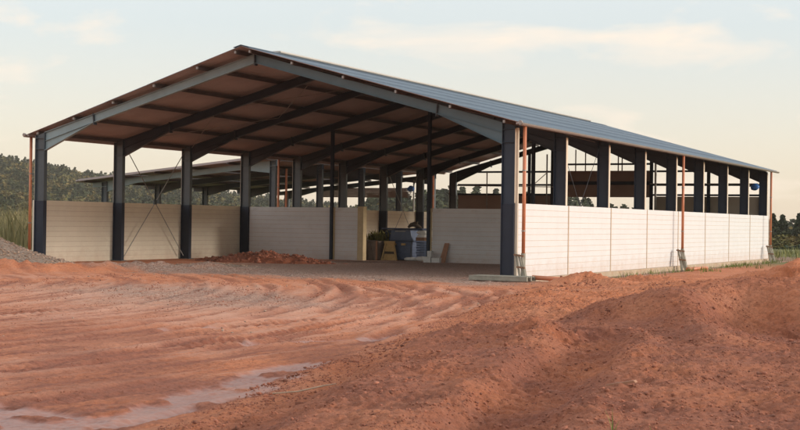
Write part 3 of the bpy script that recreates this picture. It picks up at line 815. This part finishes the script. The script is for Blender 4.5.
MB().tube([(.1, 0, .2), (.2, -.05, .32)], [.06, .03], 7).build('branch', M['bark'], o, smooth=True)
o = empty('covered_crate', (-14.05, 16.2, .0), 'grey brown tarp covered crate behind the left gate jamb', 'crate')
m = MB().hexa([(-.55, -.4, 0), (.5, -.4, 0), (.5, .4, 0), (-.55, .4, 0), (-.55, -.4, .94), (.49, -.4, .90), (.49, .4, .92), (-.55, .4, .96)]); m.build('tarp', M['brown_tarp'], o, bevel=.03)
for k in range(3): MB().bar((-.4 + .25 * k, -.41, .9), (-.2 + .25 * k, -.43, .05), .03, .02).build('tarp_fold', M['brown_tarp'], o)
for xx in (-.53, .46): MB().box(xx - .04, xx + .04, -.43, -.39, 0, .93).build('crate_post', M['board'], o)
o = empty('wooden_form', (-13.12, 16.15, .0), 'yellow timber form leaning between the covered crate and the blue boxes', 'timber')
for a_, b_ in (((-.38, 0, 0), (-.22, .12, .86)), ((.42, 0, 0), (.2, .12, .86))): MB().bar(a_, b_, .09, .06).build('side_board', M['yellow_wood'], o)
MB().bar((-.3, .12, .86), (.28, .12, .86), .06, .12).build('top_board', M['yellow_wood'], o)
MB().bar((-.34, .07, .36), (.34, .07, .36), .05, .12).build('middle_board', M['bark'], o)
m = MB(); m.hexa([(-.32, .05, .02), (.36, .05, .02), (.36, .08, .02), (-.32, .08, .02), (-.2, .16, .84), (.2, .16, .84), (.2, .19, .84), (-.2, .19, .84)]); m.build('back_board', M['yellow_wood'], o)
MB().box(-.4, .44, -.04, .08, 0, .07).build('bottom_board', M['yellow_wood'], o)
# sacks and tins right of the boxes
o = empty('paint_drum', (-11.4, 16.6, .0), 'pale ribbed drum with rusty band and sacks on top beside the gate post', 'drum')
m = MB()
for k in range(7): m.tube([(0, 0, .1 + k * .12), (0, 0, .19 + k * .12)], .42 - .02 * (k % 2), 16)
m.build('body', M['blue_box'], o); MB().tube([(0, 0, .96), (0, 0, 1.12)], .44, 16).build('band', M['rust'], o)
MB().tube([(0, 0, 1.13), (0, 0, 1.26)], [.42, .34], 16).build('lid', M['white'], o)
def sack(loc, sx, sy, sz, label, rz=0):
    mm = MB(); n = 12; K = 6
    for i in range(K + 1):
        ph = -math.pi / 2 + math.pi * i / K
        for k in range(n):
            a_ = 2 * math.pi * k / n
            c_ = abs(math.cos(ph)) ** .6; w = 1 + .08 * math.sin(3 * a_ + i)
            mm.v.append((sx * w * c_ * math.copysign(abs(math.cos(a_)) ** .7, math.cos(a_)), sy * w * c_ * math.copysign(abs(math.sin(a_)) ** .7, math.sin(a_)), sz * (1 + math.sin(ph))))
    for i in range(K):
        for k in range(n):
            a_ = i * n + k; b_ = i * n + (k + 1) % n
            mm.f.append((a_, b_, b_ + n, a_ + n)); mm.m.append(0)
    ob = mm.build('cement_sack', M['white'], None, loc, smooth=True); ob.rotation_euler = (0, 0, rz)
    tag(ob, label, 'sack')
sack((-11.75, 15.9, .0), .36, .22, .09, 'flat white sack lying on the ground in front of the blue boxes', .3)
sack((-11.1, 15.7, .0), .33, .22, .12, 'bulging white sack on the ground close to the gate post', -.4)
sack((-11.45, 16.45, 1.26), .28, .2, .1, 'small white sack lying on top of the pale drum')
o = empty('concrete_block', (-10.02, 14.55, -.02), 'white concrete blocks stacked at the foot of the gate post', 'blocks')
MB().box(-.4, -.02, -.15, .15, 0, .28).build('block', M['white'], o, bevel=.01)
MB().box(.02, .42, -.15, .15, 0, .24).build('block', M['white'], o, bevel=.01)
MB().box(-.22, .0, -.12, .12, .285, .55).build('block', M['white'], o, bevel=.01)
b_ = MB().hexa([(-.16, -.02, 0), (.14, -.02, 0), (.14, .02, 0), (-.16, .02, 0), (-.02, .3, .92), (.2, .3, .92), (.2, .34, .92), (-.02, .34, .92)])
o = b_.build('plank', M['board'], None, (-9.55, 14.6, -.02)); tag(o, 'reddish brown board leaning on the white cross wall beside the blocks', 'board')

# ------------------------------------------------------------------ stones, clods
def lump_cloud(pts, sizes, seed, flat=.7):
    """irregular 12 vertex stones merged into arrays"""
    rg = np.random.default_rng(seed); n = len(pts)
    ph = (1 + 5 ** .5) / 2
    ico = np.array([(-1, ph, 0), (1, ph, 0), (-1, -ph, 0), (1, -ph, 0), (0, -1, ph), (0, 1, ph), (0, -1, -ph), (0, 1, -ph), (ph, 0, -1), (ph, 0, 1), (-ph, 0, -1), (-ph, 0, 1)]) / 1.9
    fc = np.array([(0, 11, 5), (0, 5, 1), (0, 1, 7), (0, 7, 10), (0, 10, 11), (1, 5, 9), (5, 11, 4), (11, 10, 2), (10, 7, 6), (7, 1, 8), (3, 9, 4), (3, 4, 2), (3, 2, 6), (3, 6, 8), (3, 8, 9), (4, 9, 5), (2, 4, 11), (6, 2, 10), (8, 6, 7), (9, 8, 1)])
    v = ico[None] * (1 + .35 * rg.uniform(-1, 1, (n, 12, 1)))
    v = v * rg.uniform(.65, 1.25, (n, 1, 3)) * np.array([1, 1, flat])
    a = rg.uniform(0, 2 * math.pi, n); c, s = np.cos(a), np.sin(a)
    x = v[..., 0] * c[:, None] - v[..., 1] * s[:, None]; y = v[..., 0] * s[:, None] + v[..., 1] * c[:, None]
    v = np.stack([x, y, v[..., 2]], -1) * sizes[:, None, None] + pts[:, None, :]
    F = (fc[None] + 12 * np.arange(n)[:, None, None]).reshape(-1, 3)
    br = rg.uniform(.6, 1.35, (n, 1, 1)) * np.ones((n, 12, 1))
    wr = rg.uniform(-.06, .06, (n, 1, 1))
    t = np.concatenate([br * (1 + wr), br, br * (1 - wr)], -1).reshape(-1, 3)
    return v.reshape(-1, 3), F, t
# clods on the bank, the heap and the berms
N = 130000
px = rng.uniform(3, 16, N); py = rng.uniform(-35, -1, N)
sbank = px - toe_x(py)
dr_, _, _ = seg(px, py, [(11.35, -25.6), (11.75, -27), (12.6, -31), (13.4, -35)])
dn = 1.1 * fbm(px, py, .9, 4, 300) + .3 * np.exp(-((py + 25.6) / .7) ** 2) + .35 * np.exp(-((sbank - .35) / .4) ** 2) + .35 * np.exp(-((dr_ - .6) / .3) ** 2)
keep = (sbank > -.25) & (dn > rng.uniform(.05, 1.0, N))
px, py = px[keep], py[keep]
sz = .006 + .028 * rng.random(len(px)) ** 5.0
sz = sz * (1 + .5 * sstep(-20, -5, py))
pz_ = height(px, py) + sz * .1
Vv, Ff, Tt = lump_cloud(np.stack([px, py, pz_], 1), sz, 3)
o = put(np_mesh('soil_clods', Vv, Ff, M['clod'], Tt), 'soil_clods'); tag(o, kind='stuff')
# fine crumbs of the loose soil
N = 210000
px = rng.uniform(4, 15.5, N); py = rng.uniform(-34.5, -16, N)
sbank = px - toe_x(py)
dn = fbm(px, py, .7, 4, 305) + .15
keep = (sbank > -.15) & (dn > rng.uniform(-.35, 1.2, N))
px, py = px[keep], py[keep]
qx = rng.uniform(-12, 10, 150000); qy = rng.uniform(-34, -6, 150000)
qr = np.hypot(qx + 28, qy + 26); qa = np.arctan2(qy + 26, qx + 28)
dn = fbm(qr * 2.2, qa * 9, 1.0, 3, 333) + .35 * fbm(qx, qy, .8, 3, 306)
dw_, _, _ = seg(qx, qy, [(4.5, -32.5), (7.2, -32.9), (9.1, -33.3), (8.9, -31.2), (8.5, -29), (8.2, -27.0)])
keep = (qx - toe_x(qy) < 0) & (dn > rng.uniform(.0, 1.1, 150000)) & (dw_ > .55)
n_bank = len(px)
px = np.concatenate([px, qx[keep]]); py = np.concatenate([py, qy[keep]])
sz = .005 + .013 * rng.random(len(px)) ** 3.0
sz[n_bank:] *= .85 + .7 * sstep(-26, -10, py[n_bank:])
pz_ = height(px, py)
nq = len(px)
octv_ = np.array([(1, 0, 0), (-1, 0, 0), (0, 1, 0), (0, -1, 0), (0, 0, 1), (0, 0, -1)], float)
octf_ = np.array([(0, 2, 4), (2, 1, 4), (1, 3, 4), (3, 0, 4), (2, 0, 5), (1, 2, 5), (3, 1, 5), (0, 3, 5)])
vv = octv_[None] * rng.uniform(.6, 1.3, (nq, 6, 1)); aa = rng.uniform(0, 6.28, nq); cc_, ss_ = np.cos(aa)[:, None], np.sin(aa)[:, None]
vv = np.stack([vv[..., 0] * cc_ - vv[..., 1] * ss_, vv[..., 0] * ss_ + vv[..., 1] * cc_, vv[..., 2] * .8], -1) * sz[:, None, None] + np.stack([px, py, pz_ + .2 * sz], 1)[:, None]
tt_ = np.repeat(rng.uniform(.7, 1.4, (nq, 1)) * np.ones((1, 3)), 6, 0)
o = put(np_mesh('soil_crumbs', vv.reshape(-1, 3), (octf_[None] + 6 * np.arange(nq)[:, None, None]).reshape(-1, 3), M['clod'], tt_), 'soil_crumbs'); tag(o, kind='stuff')
# loose stones on the drive and gravel pad
N = 14000
px = rng.uniform(-16, 6, N); py = rng.uniform(-28, 2, N)
dn = fbm(px, py, 2.0, 3, 310)
keep = (px - toe_x(py) < .2) & (dn + .6 * sstep(-8, -3, py) > rng.uniform(.1, 1.1, N))
px, py = px[keep], py[keep]; sz = .008 + .024 * rng.random(len(px)) ** 4
Vv, Ff, Tt = lump_cloud(np.stack([px, py, height(px, py) + sz * .2], 1), sz, 5)
o = put(np_mesh('loose_stones', Vv, Ff, M['stone'], Tt), 'loose_stones'); tag(o, kind='stuff')

# gravel heap (left) and soil heap in the hall
def heap(name, cx, cy, prof_fn, rad, n, mtl, label, cat, seed, stone=None, ns=0, smin=.02, smax=.08, lumps='stones'):
    g = np.linspace(-rad, rad, n); X, Y = np.meshgrid(g, g); x = X.ravel(); y = Y.ravel()
    h = prof_fn(x, y)
    z = height(x + cx, y + cy) + h - .06
    z = np.where(h <= .005, z - .1, z)
    V = np.stack([x, y, z], 1)
    idx = np.arange(n * n).reshape(n, n)
    F = np.stack([idx[:-1, :-1], idx[:-1, 1:], idx[1:, 1:], idx[1:, :-1]], -1).reshape(-1, 4)
    F = F[(h[F] > .0).any(1)]
    root = empty(name, (cx, cy, 0), label, cat)
    put(np_mesh('bed', V, F, mtl, None, True), 'bed', root)
    if ns:
        rg = np.random.default_rng(seed); a = rg.uniform(-rad, rad, (ns, 2)); hh = prof_fn(a[:, 0], a[:, 1])
        a = a[hh > .02]; hh = hh[hh > .02]
        s_ = smin + (smax - smin) * rg.random(len(a)) ** 3
        P = np.stack([a[:, 0], a[:, 1], height(a[:, 0] + cx, a[:, 1] + cy) + hh - .06 + s_ * .2], 1)
        v, f, t = lump_cloud(P, s_, seed + 1)
        ob = put(np_mesh(lumps, v, f, stone, t), lumps, root); tag(ob, kind='stuff')
    return root
def gp(x, y):
    w = fbm(x, y, 2.0, 4, 401)
    r = np.hypot((x + 1.0) / 6.3, y / 3.6)
    return 1.8 * np.clip(1 - r + .06 * w, 0, 1) ** 1.12 + .0
heap('gravel_heap', -20.5, -4.0, gp, 7.0, 150, M['heap'], 'grey brown gravel heap piled against the front left column', 'gravel heap', 33, M['stone'], 16000, .025, .07)
def sp_(x, y):
    w = fbm(x, y, 1.0, 4, 411)
    r = np.hypot((x + .5) / 3.5, y / 1.5)
    return .56 * np.clip(1 - r + .26 * w, 0, 1) ** .95
heap('soil_heap', -14.9, 8.5, sp_, 4.4, 140, M['clod_bed'] if 'clod_bed' in M else mat('red_soil_heap', (.30, .095, .045), .95, 0, .25, 5., bump=.9, bscale=18), 'red soil heap with dark clods lying before the cross wall inside the hall', 'soil heap', 44, M['clod'], 5200, .02, .11, 'clods')
def lg(x, y):
    w = fbm(x, y, .9, 4, 421)
    r = np.hypot(x / 3.0, y / .8)
    return .22 * np.clip(1 - r + .25 * w, 0, 1)
heap('gravel_ridge', -13.6, 2.2, lg, 3.4, 90, M['heap'], 'low grey gravel ridge on red soil before the second and third left columns', 'gravel heap', 55, M['stone'], 2400, .02, .06)

# sticks
def stick(name, pts, r, label):
    P = [(x, y, gz(x, y) + h) for x, y, h in pts]
    o = MB().tube([tuple(Vector(p) - Vector(P[0])) for p in P], r, 7).build(name, M['twig'], None, P[0], smooth=True)
    tag(o, label, 'stick')
stick('stick', [(9.72, -31.0, .03), (9.78, -30.6, .045), (9.86, -30.2, .05), (9.9, -30.0, .03)], [.007, .009, .008, .005], 'thin pale stick lying on the bank above the wet track')
o = MB().hexa([(0, 0, 0), (.29, -.03, .05), (.29, .04, .05), (0, .03, 0), (0, 0, .012), (.27, -.03, .07), (.27, .05, .07), (0, .03, .012)]).build('wood_chip', M['board'], None, (13.2, -30.75, gz(13.3, -30.75) + .02))
tag(o, 'flat brown wood chip half sunk in the soil of the right heap', 'wood chip')

# ------------------------------------------------------------------ vegetation
def blades(P, hgt, wid, lean, tint, seed, segs=3):
    rg = np.random.default_rng(seed); n = len(P)
    a = rg.uniform(0, 2 * math.pi, n); la = rg.uniform(0, 2 * math.pi, n)
    wv = np.stack([np.cos(a), np.sin(a), 0 * a], 1); lv = np.stack([np.cos(la), np.sin(la), 0 * la], 1)
    rows = []
    for k in range(segs + 1):
        t = k / segs
        c = P + np.array([0, 0, 1.]) * (hgt * (t - .12 * t * t))[:, None] + lv * (lean * hgt * t * t)[:, None]
        w = wid * (1 - .92 * t ** 1.5)
        rows += [c - wv * w[:, None] / 2, c + wv * w[:, None] / 2]
    V = np.stack(rows, 1)                     # n, 2(s+1), 3
    q = 2 * (segs + 1)
    f = np.array([[2 * k, 2 * k + 1, 2 * k + 3, 2 * k + 2] for k in range(segs)])
    F = (f[None] + q * np.arange(n)[:, None, None]).reshape(-1, 4)
    T = np.repeat(tint, q, 0)
    return V.reshape(-1, 3), F, T
def tints(n, a, b, rg, jit=.2):
    t = rg.random((n, 1)); c = np.array(a) * (1 - t) + np.array(b) * t
    return c * rg.uniform(1 - jit, 1 + jit, (n, 1))
def stuff_grass(name, P, h0, h1, w, ta, tb, seed, lean=.35):
    rg = np.random.default_rng(seed); n = len(P)
    h = rg.uniform(h0, h1, n) ; v, f, t = blades(P, h, np.full(n, w), rg.uniform(.05, lean, n), tints(n, ta, tb, rg), seed)
    tag(put(np_mesh(name, v, f, M['grass'], t), name), kind='stuff')
# tall dry grass left of the hall
N = 9000
x = rng.uniform(-66, -28, N); y = rng.uniform(10, 46, N)
k = (fbm(x, y, 5, 3, 500) > -.25) & (np.hypot(x - 17, y + 43) > 78) & ~((x > -36.5) & (y > 18))
x, y = x[k], y[k]
stuff_grass('tall_grass', np.stack([x, y, height(x, y)], 1), 1.4, 3.2, .085, (.36, .29, .14), (.22, .20, .09), 61, .5)
# grass along the white wall and beyond it
N = 9000
x = rng.uniform(.3, 4.2, N); y = rng.uniform(3, 41, N)
k = (fbm(x, y, 1.3, 3, 240) + .22 * sstep(3.4, .8, x) * sstep(6, 16, y) > .56)
x, y = x[k], y[k]
stuff_grass('wall_grass', np.stack([x, y, height(x, y)], 1), .10, .30, .022, (.13, .20, .035), (.26, .28, .08), 62, .7)
N = 16000
x = rng.uniform(-2, 26, N); y = rng.uniform(41, 110, N)
k = fbm(x, y, 6, 3, 510) > -.3; x, y = x[k], y[k]
stuff_grass('meadow_grass', np.stack([x, y, height(x, y)], 1), .25, .7, .05, (.16, .19, .05), (.33, .30, .12), 63, .5)
# three young grass tufts on the heap in front
def tuft(loc, n, h, label, seed):
    rg = np.random.default_rng(seed)
    P = np.stack([rg.normal(0, .012, n), rg.normal(0, .012, n), np.zeros(n)], 1)
    v, f, t = blades(P, rg.uniform(.6, 1, n) * h, np.full(n, .014), rg.uniform(.05, .35, n), tints(n, (.10, .19, .03), (.20, .27, .06), rg), seed, 5)
    o = put(np_mesh('grass_tuft', v, f, M['grass'], t), 'grass_tuft', None, loc); tag(o, label, 'grass')
def ground_at(x, y, dz=0): return (x, y, gz(x, y) + dz)
tuft(ground_at(13.45, -33.9, -.02), 5, .27, 'short bright green grass tuft left of the other two at the foot of the rut', 71)
tuft(ground_at(14.22, -33.7, -.02), 4, .36, 'tall thin green grass tuft in front of the wood chip on the right heap', 72)
tuft(ground_at(14.55, -33.7, -.02), 7, .30, 'leafy bluish green grass tuft at the right on the near heap', 73)

# plants behind the covered crate
o = empty('shrub', (-14.3, 17.2, 0), 'yellow green leafy shrub behind the tarp covered crate', 'shrub')
rg = np.random.default_rng(5); n = 260
P = np.stack([rg.normal(0, .28, n), rg.normal(0, .2, n), rg.uniform(.8, 1.15, n)], 1)
v, f, t = blades(P, rg.uniform(.12, .4, n), np.full(n, .07), rg.uniform(.2, .9, n), tints(n, (.16, .17, .04), (.34, .28, .07), rg), 6)
put(np_mesh('foliage', v, f, M['grass'], t), 'foliage', o)
m = MB()
for k in range(5): m.tube([(0, 0, 0), (rg.normal(0, .12), rg.normal(0, .1), .6), (rg.normal(0, .25), rg.normal(0, .15), 1.1)], [.03, .02, .01], 6)
m.build('stem', M['bark'], o)

# trees
def crown_cards(kind, n, size, seed):
    """leaf clump quads through a crown of unit height; returns quads (n,4,3) and tint"""
    rg = np.random.default_rng(seed)
    if kind == 'conifer':
        t = rg.random(n) ** .75; z = .1 + .9 * (1 - t) if False else .08 + .92 * rg.random(n) ** 1.3
        rad = .24 * (1 - z) ** .8 * (1 + .3 * np.sin(z * 46)) + .012
        a = rg.uniform(0, 2 * math.pi, n); r = rad * np.sqrt(rg.uniform(.25, 1, n))
        P = np.stack([r * np.cos(a), r * np.sin(a), z - .25 * r], 1)
        br = .75 + .5 * rg.random(n)
    else:
        nl = 11; L_ = []
        for k in range(nl):
            zc = rg.uniform(.36, .86); rr = .30 * math.sqrt(max(.05, 1 - ((zc - .55) / .45) ** 2))
            aa = rg.uniform(0, 2 * math.pi); L_.append((rr * rg.uniform(.2, 1) * math.cos(aa), rr * rg.uniform(.2, 1) * math.sin(aa), zc, rg.uniform(.11, .19), rg.uniform(.75, 1.25)))
        L_ = np.array(L_); k = rg.integers(0, nl, n)
        d = rg.normal(size=(n, 3)); d /= np.linalg.norm(d, axis=1)[:, None]
        P = L_[k, :3] + d * (L_[k, 3] * rg.uniform(.55, 1.08, n))[:, None] * np.array([1.1, 1.1, .85])
        br = L_[k, 4] * rg.uniform(.8, 1.2, n)
    u = rg.normal(size=(n, 3)); u /= np.linalg.norm(u, axis=1)[:, None]
    w = rg.normal(size=(n, 3)); w -= u * (u * w).sum(1)[:, None]; w /= np.linalg.norm(w, axis=1)[:, None]
    s = size * rg.uniform(.6, 1.3, n)[:, None]
    Q = np.stack([P - u * s - w * s * .6, P + u * s * .8 - w * s, P + u * s + w * s * .7, P - u * s * .7 + w * s], 1)
    return Q, br
def trunk_mb(h, r, seed, conifer=False):
    rg = random.Random(seed); m = MB()
    top = h * (.95 if conifer else .72)
    m.tube([(0, 0, -.6), (rg.uniform(-.01, .01) * h, 0, top * .4), (rg.uniform(-.02, .02) * h, rg.uniform(-.02, .02) * h, top)], [r, r * .75, r * .2], 7)
    for k in range(0 if conifer else 5):
        a_ = rg.uniform(0, 6.28); z0 = h * rg.uniform(.25, .5); l_ = h * rg.uniform(.15, .26)
        m.tube([(0, 0, z0), (l_ * .5 * math.cos(a_), l_ * .5 * math.sin(a_), z0 + l_ * .5), (l_ * math.cos(a_), l_ * math.sin(a_), z0 + l_ * .9)], [r * .5, r * .3, r * .1], 5)
    return m
KINDS = {
    'dark_conifer': ('conifer', (.034, .046, .022), (.060, .070, .030), 1500, .019),
    'broadleaf_tree': ('broad', (.098, .094, .028), (.17, .145, .045), 1900, .021),
    'autumn_tree': ('broad', (.16, .115, .034), (.20, .15, .048), 1900, .021),
    'dark_bush': ('broad', (.034, .052, .028), (.055, .070, .034), 1700, .023),
}
PROTO = {}
for kn, (kd, ta, tb, n, sz_) in KINDS.items():
    PROTO[kn] = []
    for v_ in range(3):
        sd = (list(KINDS).index(kn) * 10 + v_ + 1)
        Q, br = crown_cards(kd, n, sz_, sd)
        rg = np.random.default_rng(sd); T = tints(n, ta, tb, rg, .12) * br[:, None]
        F = np.arange(4 * n).reshape(n, 4)
        me = np_mesh('crown', Q.reshape(-1, 3), F, M['leaf'], np.repeat(T, 4, 0))
        tm = trunk_mb(1, .016 if kd == 'conifer' else .022, sd, kd == 'conifer').mesh('trunk', M['bark'])
        PROTO[kn].append((me, tm))
LAB = {
    'dark_conifer': 'dark pointed conifer standing in the tree line beyond the fields',
    'broadleaf_tree': 'olive green rounded broadleaf tree standing in the valley behind the halls',
    'autumn_tree': 'ochre tinted broadleaf tree among the green trees behind the halls',
    'dark_bush': 'low dark green bush at the foot of the distant tree line'}
CAM = (17.24, -43.12)
def polar(az, r):
    return CAM[0] + r * math.sin(R(az)), CAM[1] + r * math.cos(R(az))
rr = random.Random(4)
def tree(kn, az, r, h, wide=1.0):
    x, y = polar(az, r); me, tm = PROTO[kn][rr.randrange(3)]
    o = empty('conifer_tree' if kn == 'dark_conifer' else ('bush' if kn == 'dark_bush' else 'broadleaf_tree'), (x, y, gz(x, y) - .3), LAB[kn],
              'bush' if kn == 'dark_bush' else 'tree', LAB[kn].split(' standing')[0].split(' among')[0].split(' at the')[0] + (' shrubs' if kn == 'dark_bush' else ' group'), rr.uniform(0, 6.28))
    o.scale = (h * wide, h * wide, h)
    put(me, 'crown', o); put(tm, 'trunk', o)
# right hand clump
for k in range(16):
    tree('dark_conifer', -13.2 + k * .52 + rr.uniform(-.1, .1), 255 + rr.uniform(-10, 18), rr.uniform(9.0, 10.6), 1.2)
for k in range(9):
    tree('broadleaf_tree' if k % 3 else 'autumn_tree', -12.8 + k * .8 + rr.uniform(-.2, .2), 205 + rr.uniform(-6, 8), rr.uniform(6.2, 7.4), 1.35)
for k in range(16):
    tree('dark_bush', -13.2 + k * .5 + rr.uniform(-.1, .1), 178 + rr.uniform(-4, 5), rr.uniform(4.0, 5.2), 1.7)
# valley trees seen behind the left halls
for k in range(46):
    az = -44.5 + k * .46 + rr.uniform(-.15, .15)
    kn = rr.choice(['broadleaf_tree', 'broadleaf_tree', 'autumn_tree', 'dark_bush', 'broadleaf_tree'])
    tree(kn, az, 200 + rr.uniform(-18, 30), rr.uniform(6.5, 9.0) * (1 if kn != 'dark_bush' else .8), 1.25)
# the wooded hill and the far wood: one mass
fv = []; ff = []; ft = []; off = 0
lib = []
for kn, cnt in (('dark_conifer', 130), ('broadleaf_tree', 160), ('autumn_tree', 160)):
    kd, ta, tb, n, sz_ = KINDS[kn]
    for v_ in range(4):
        Q, br = crown_cards(kd, cnt, sz_ * 2.3, 100 + v_ + 7 * len(lib)); lib.append((kn, Q, br, ta, tb))
rg = np.random.default_rng(77)
pts = []
while len(pts) < 5400:
    if len(pts) < 4600: az = rg.uniform(-47, -27); r = rg.uniform(560, 1330)
    else: az = rg.uniform(-28, -4); r = rg.uniform(450, 530)
    x, y = polar(az, r)
    hill = math.exp(-((x + 420) ** 2 + (y - 260) ** 2) / (2 * 150 ** 2))
    pts.append((x, y, az, r))
arr = np.array(pts); zz = height(arr[:, 0], arr[:, 1])
clump = fbm(arr[:, 0], arr[:, 1], 45, 3, 600)
for (x, y, az, r), z_, cl in zip(pts, zz, clump):
    pc = .55 + .9 * cl
    if az > -27: pc = .75
    k = rg.random()
    cand = [l for l in lib if (l[0] == 'dark_conifer') == (k < pc * .75)]
    if k >= pc * .75: cand = [l for l in cand if (l[0] == 'autumn_tree') == (rg.random() < .28)] or cand
    kn, Q, br, ta, tb = cand[rg.integers(len(cand))]
    h = rg.uniform(7.5, 10.5) if kn != 'dark_conifer' else rg.uniform(8.5, 12.5)
    if az > -28: h *= 1.0 + .42 * min(1, max(0, (-16.5 - az) / 4))
    a_ = rg.uniform(0, 6.28); c, s = math.cos(a_), math.sin(a_)
    wd = 1.45 if kn != 'dark_conifer' else 1.25
    q = Q.reshape(-1, 3)
    v = np.stack([(q[:, 0] * c - q[:, 1] * s) * h * wd + x, (q[:, 0] * s + q[:, 1] * c) * h * wd + y, q[:, 2] * h + z_ - .4], 1)
    t = rg.random(); tc_ = (np.array(ta) * (1 - t) + np.array(tb) * t)[None] * br[:, None] * rg.uniform(.8, 1.2)
    fv.append(v); ft.append(np.repeat(tc_, 4, 0)); ff.append(np.arange(len(q)).reshape(-1, 4) + off); off += len(q)
tag(put(np_mesh('woodland', np.concatenate(fv), np.concatenate(ff), M['leaf'], np.concatenate(ft)), 'woodland'), kind='stuff')

# ------------------------------------------------------------------ light
VEIL = [(0., (.86, .705, .555)), (.055, (.84, .745, .64)), (.14, (.735, .765, .765)), (.45, (1.15, 1.17, 1.19))]
VS = 3.5
HAZE = .00013
SUN_EL, SUN_AZ = 12.0, 73.0        # azimuth clockwise from +Y
w = bpy.data.worlds.new('World'); scene.world = w; w.use_nodes = True
N = w.node_tree.nodes; Lk = w.node_tree.links
bg = N['Background']; bg.inputs['Strength'].default_value = .12
sky = N.new('ShaderNodeTexSky'); sky.sky_type = 'NISHITA'; sky.sun_disc = False
sky.sun_elevation = R(SUN_EL); sky.sun_rotation = R(SUN_AZ); sky.air_density = 1.0; sky.dust_density = 1.0; sky.ozone_density = 1.0
# thin cirrus
tc = N.new('ShaderNodeTexCoord'); mp = N.new('ShaderNodeMapping'); mp.inputs['Scale'].default_value = (5, 5, 17); mp.inputs['Rotation'].default_value = (0, 0, .3); mp.inputs['Location'].default_value = (3.1, 1.7, .6)
Lk.new(tc.outputs['Generated'], mp.inputs['Vector'])
cn = N.new('ShaderNodeTexNoise'); cn.inputs['Scale'].default_value = 1.5; cn.inputs['Detail'].default_value = 7; cn.inputs['Roughness'].default_value = .55; cn.inputs['Distortion'].default_value = .5
Lk.new(mp.outputs['Vector'], cn.inputs['Vector'])
cr = N.new('ShaderNodeValToRGB'); cr.color_ramp.elements[0].position = .52; cr.color_ramp.elements[1].position = .72
cr.color_ramp.elements[0].color = (0, 0, 0, 1); cr.color_ramp.elements[1].color = (.9, .9, .9, 1)
Lk.new(cn.outputs['Fac'], cr.inputs['Fac'])
mx = N.new('ShaderNodeMix'); mx.data_type = 'RGBA'; mx.inputs['B'].default_value = (3.75, 3.2, 2.65, 1)
# high milky veil of cloud, warmer towards the horizon
sx = N.new('ShaderNodeSeparateXYZ'); Lk.new(tc.outputs['Generated'], sx.inputs['Vector'])
vr = N.new('ShaderNodeValToRGB'); ve = vr.color_ramp.elements
while len(ve) < 4: ve.new(.5)
for el_, (p_, c_) in zip(ve, VEIL): el_.position = p_; el_.color = (*c_, 1)
Lk.new(sx.outputs['Z'], vr.inputs['Fac'])
v5 = N.new('ShaderNodeMix'); v5.data_type = 'RGBA'; v5.blend_type = 'MULTIPLY'; v5.inputs['Factor'].default_value = 1; v5.inputs['B'].default_value = (VS, VS, VS, 1)
Lk.new(vr.outputs['Color'], v5.inputs['A'])
vm = N.new('ShaderNodeMix'); vm.data_type = 'RGBA'; vm.inputs['Factor'].default_value = .82
Lk.new(sky.outputs['Color'], vm.inputs['A']); Lk.new(v5.outputs['Result'], vm.inputs['B'])
Lk.new(cr.outputs['Color'], mx.inputs['Factor']); Lk.new(vm.outputs['Result'], mx.inputs['A'])
Lk.new(mx.outputs['Result'], bg.inputs['Color'])
sd = bpy.data.lights.new('sun', 'SUN'); sd.energy = 1.1; sd.angle = R(9); sd.color = (1, .90, .79)
so = bpy.data.objects.new('sun', sd); col.objects.link(so)
dirv = Vector((math.sin(R(SUN_AZ)) * math.cos(R(SUN_EL)), math.cos(R(SUN_AZ)) * math.cos(R(SUN_EL)), math.sin(R(SUN_EL))))
so.rotation_euler = dirv.to_track_quat('Z', 'Y').to_euler(); so.location = dirv * 60

# ------------------------------------------------------------------ evening haze
hz = MB().box(-1700, 1700, -160, 1700, -60, 82).build('haze', bpy.data.materials.new('haze'))
hm = hz.data.materials[0]; hm.use_nodes = True
hn = hm.node_tree; hn.nodes.remove(hn.nodes['Principled BSDF'])
pv = hn.nodes.new('ShaderNodeVolumePrincipled'); pv.inputs['Color'].default_value = (.98, .92, .82, 1); pv.inputs['Density'].default_value = HAZE; pv.inputs['Anisotropy'].default_value = 0
hn.links.new(pv.outputs['Volume'], hn.nodes['Material Output'].inputs['Volume'])
tag(hz, kind='stuff')

# ------------------------------------------------------------------ camera
cam = bpy.data.cameras.new('camera'); co = bpy.data.objects.new('camera', cam); col.objects.link(co)
rv = Vector((0.8935585328874577, 0.44872788396499386, 0.014015507708012003))
uv = Vector((-0.010083759985978425, -0.01115039686814457, 0.999886986831126))
fv_ = Vector((-0.44883345027811766, 0.8935988780218908, 0.00543866798569319))
m4 = Matrix(((rv.x, uv.x, -fv_.x, CAM[0]), (rv.y, uv.y, -fv_.y, CAM[1]), (rv.z, uv.z, -fv_.z, 1.8223), (0, 0, 0, 1)))
co.matrix_world = m4
cam.sensor_width = 36; cam.lens = 1381.05 * 36 / 800; cam.clip_end = 6000; cam.clip_start = .1
cam.dof.use_dof = True; cam.dof.focus_distance = 44; cam.dof.aperture_fstop = 9
scene.camera = co
vs = scene.view_settings
vs.view_transform = 'Standard'; vs.look = 'None'; vs.gamma = 1; vs.use_curve_mapping = False; vs.exposure = 1.32
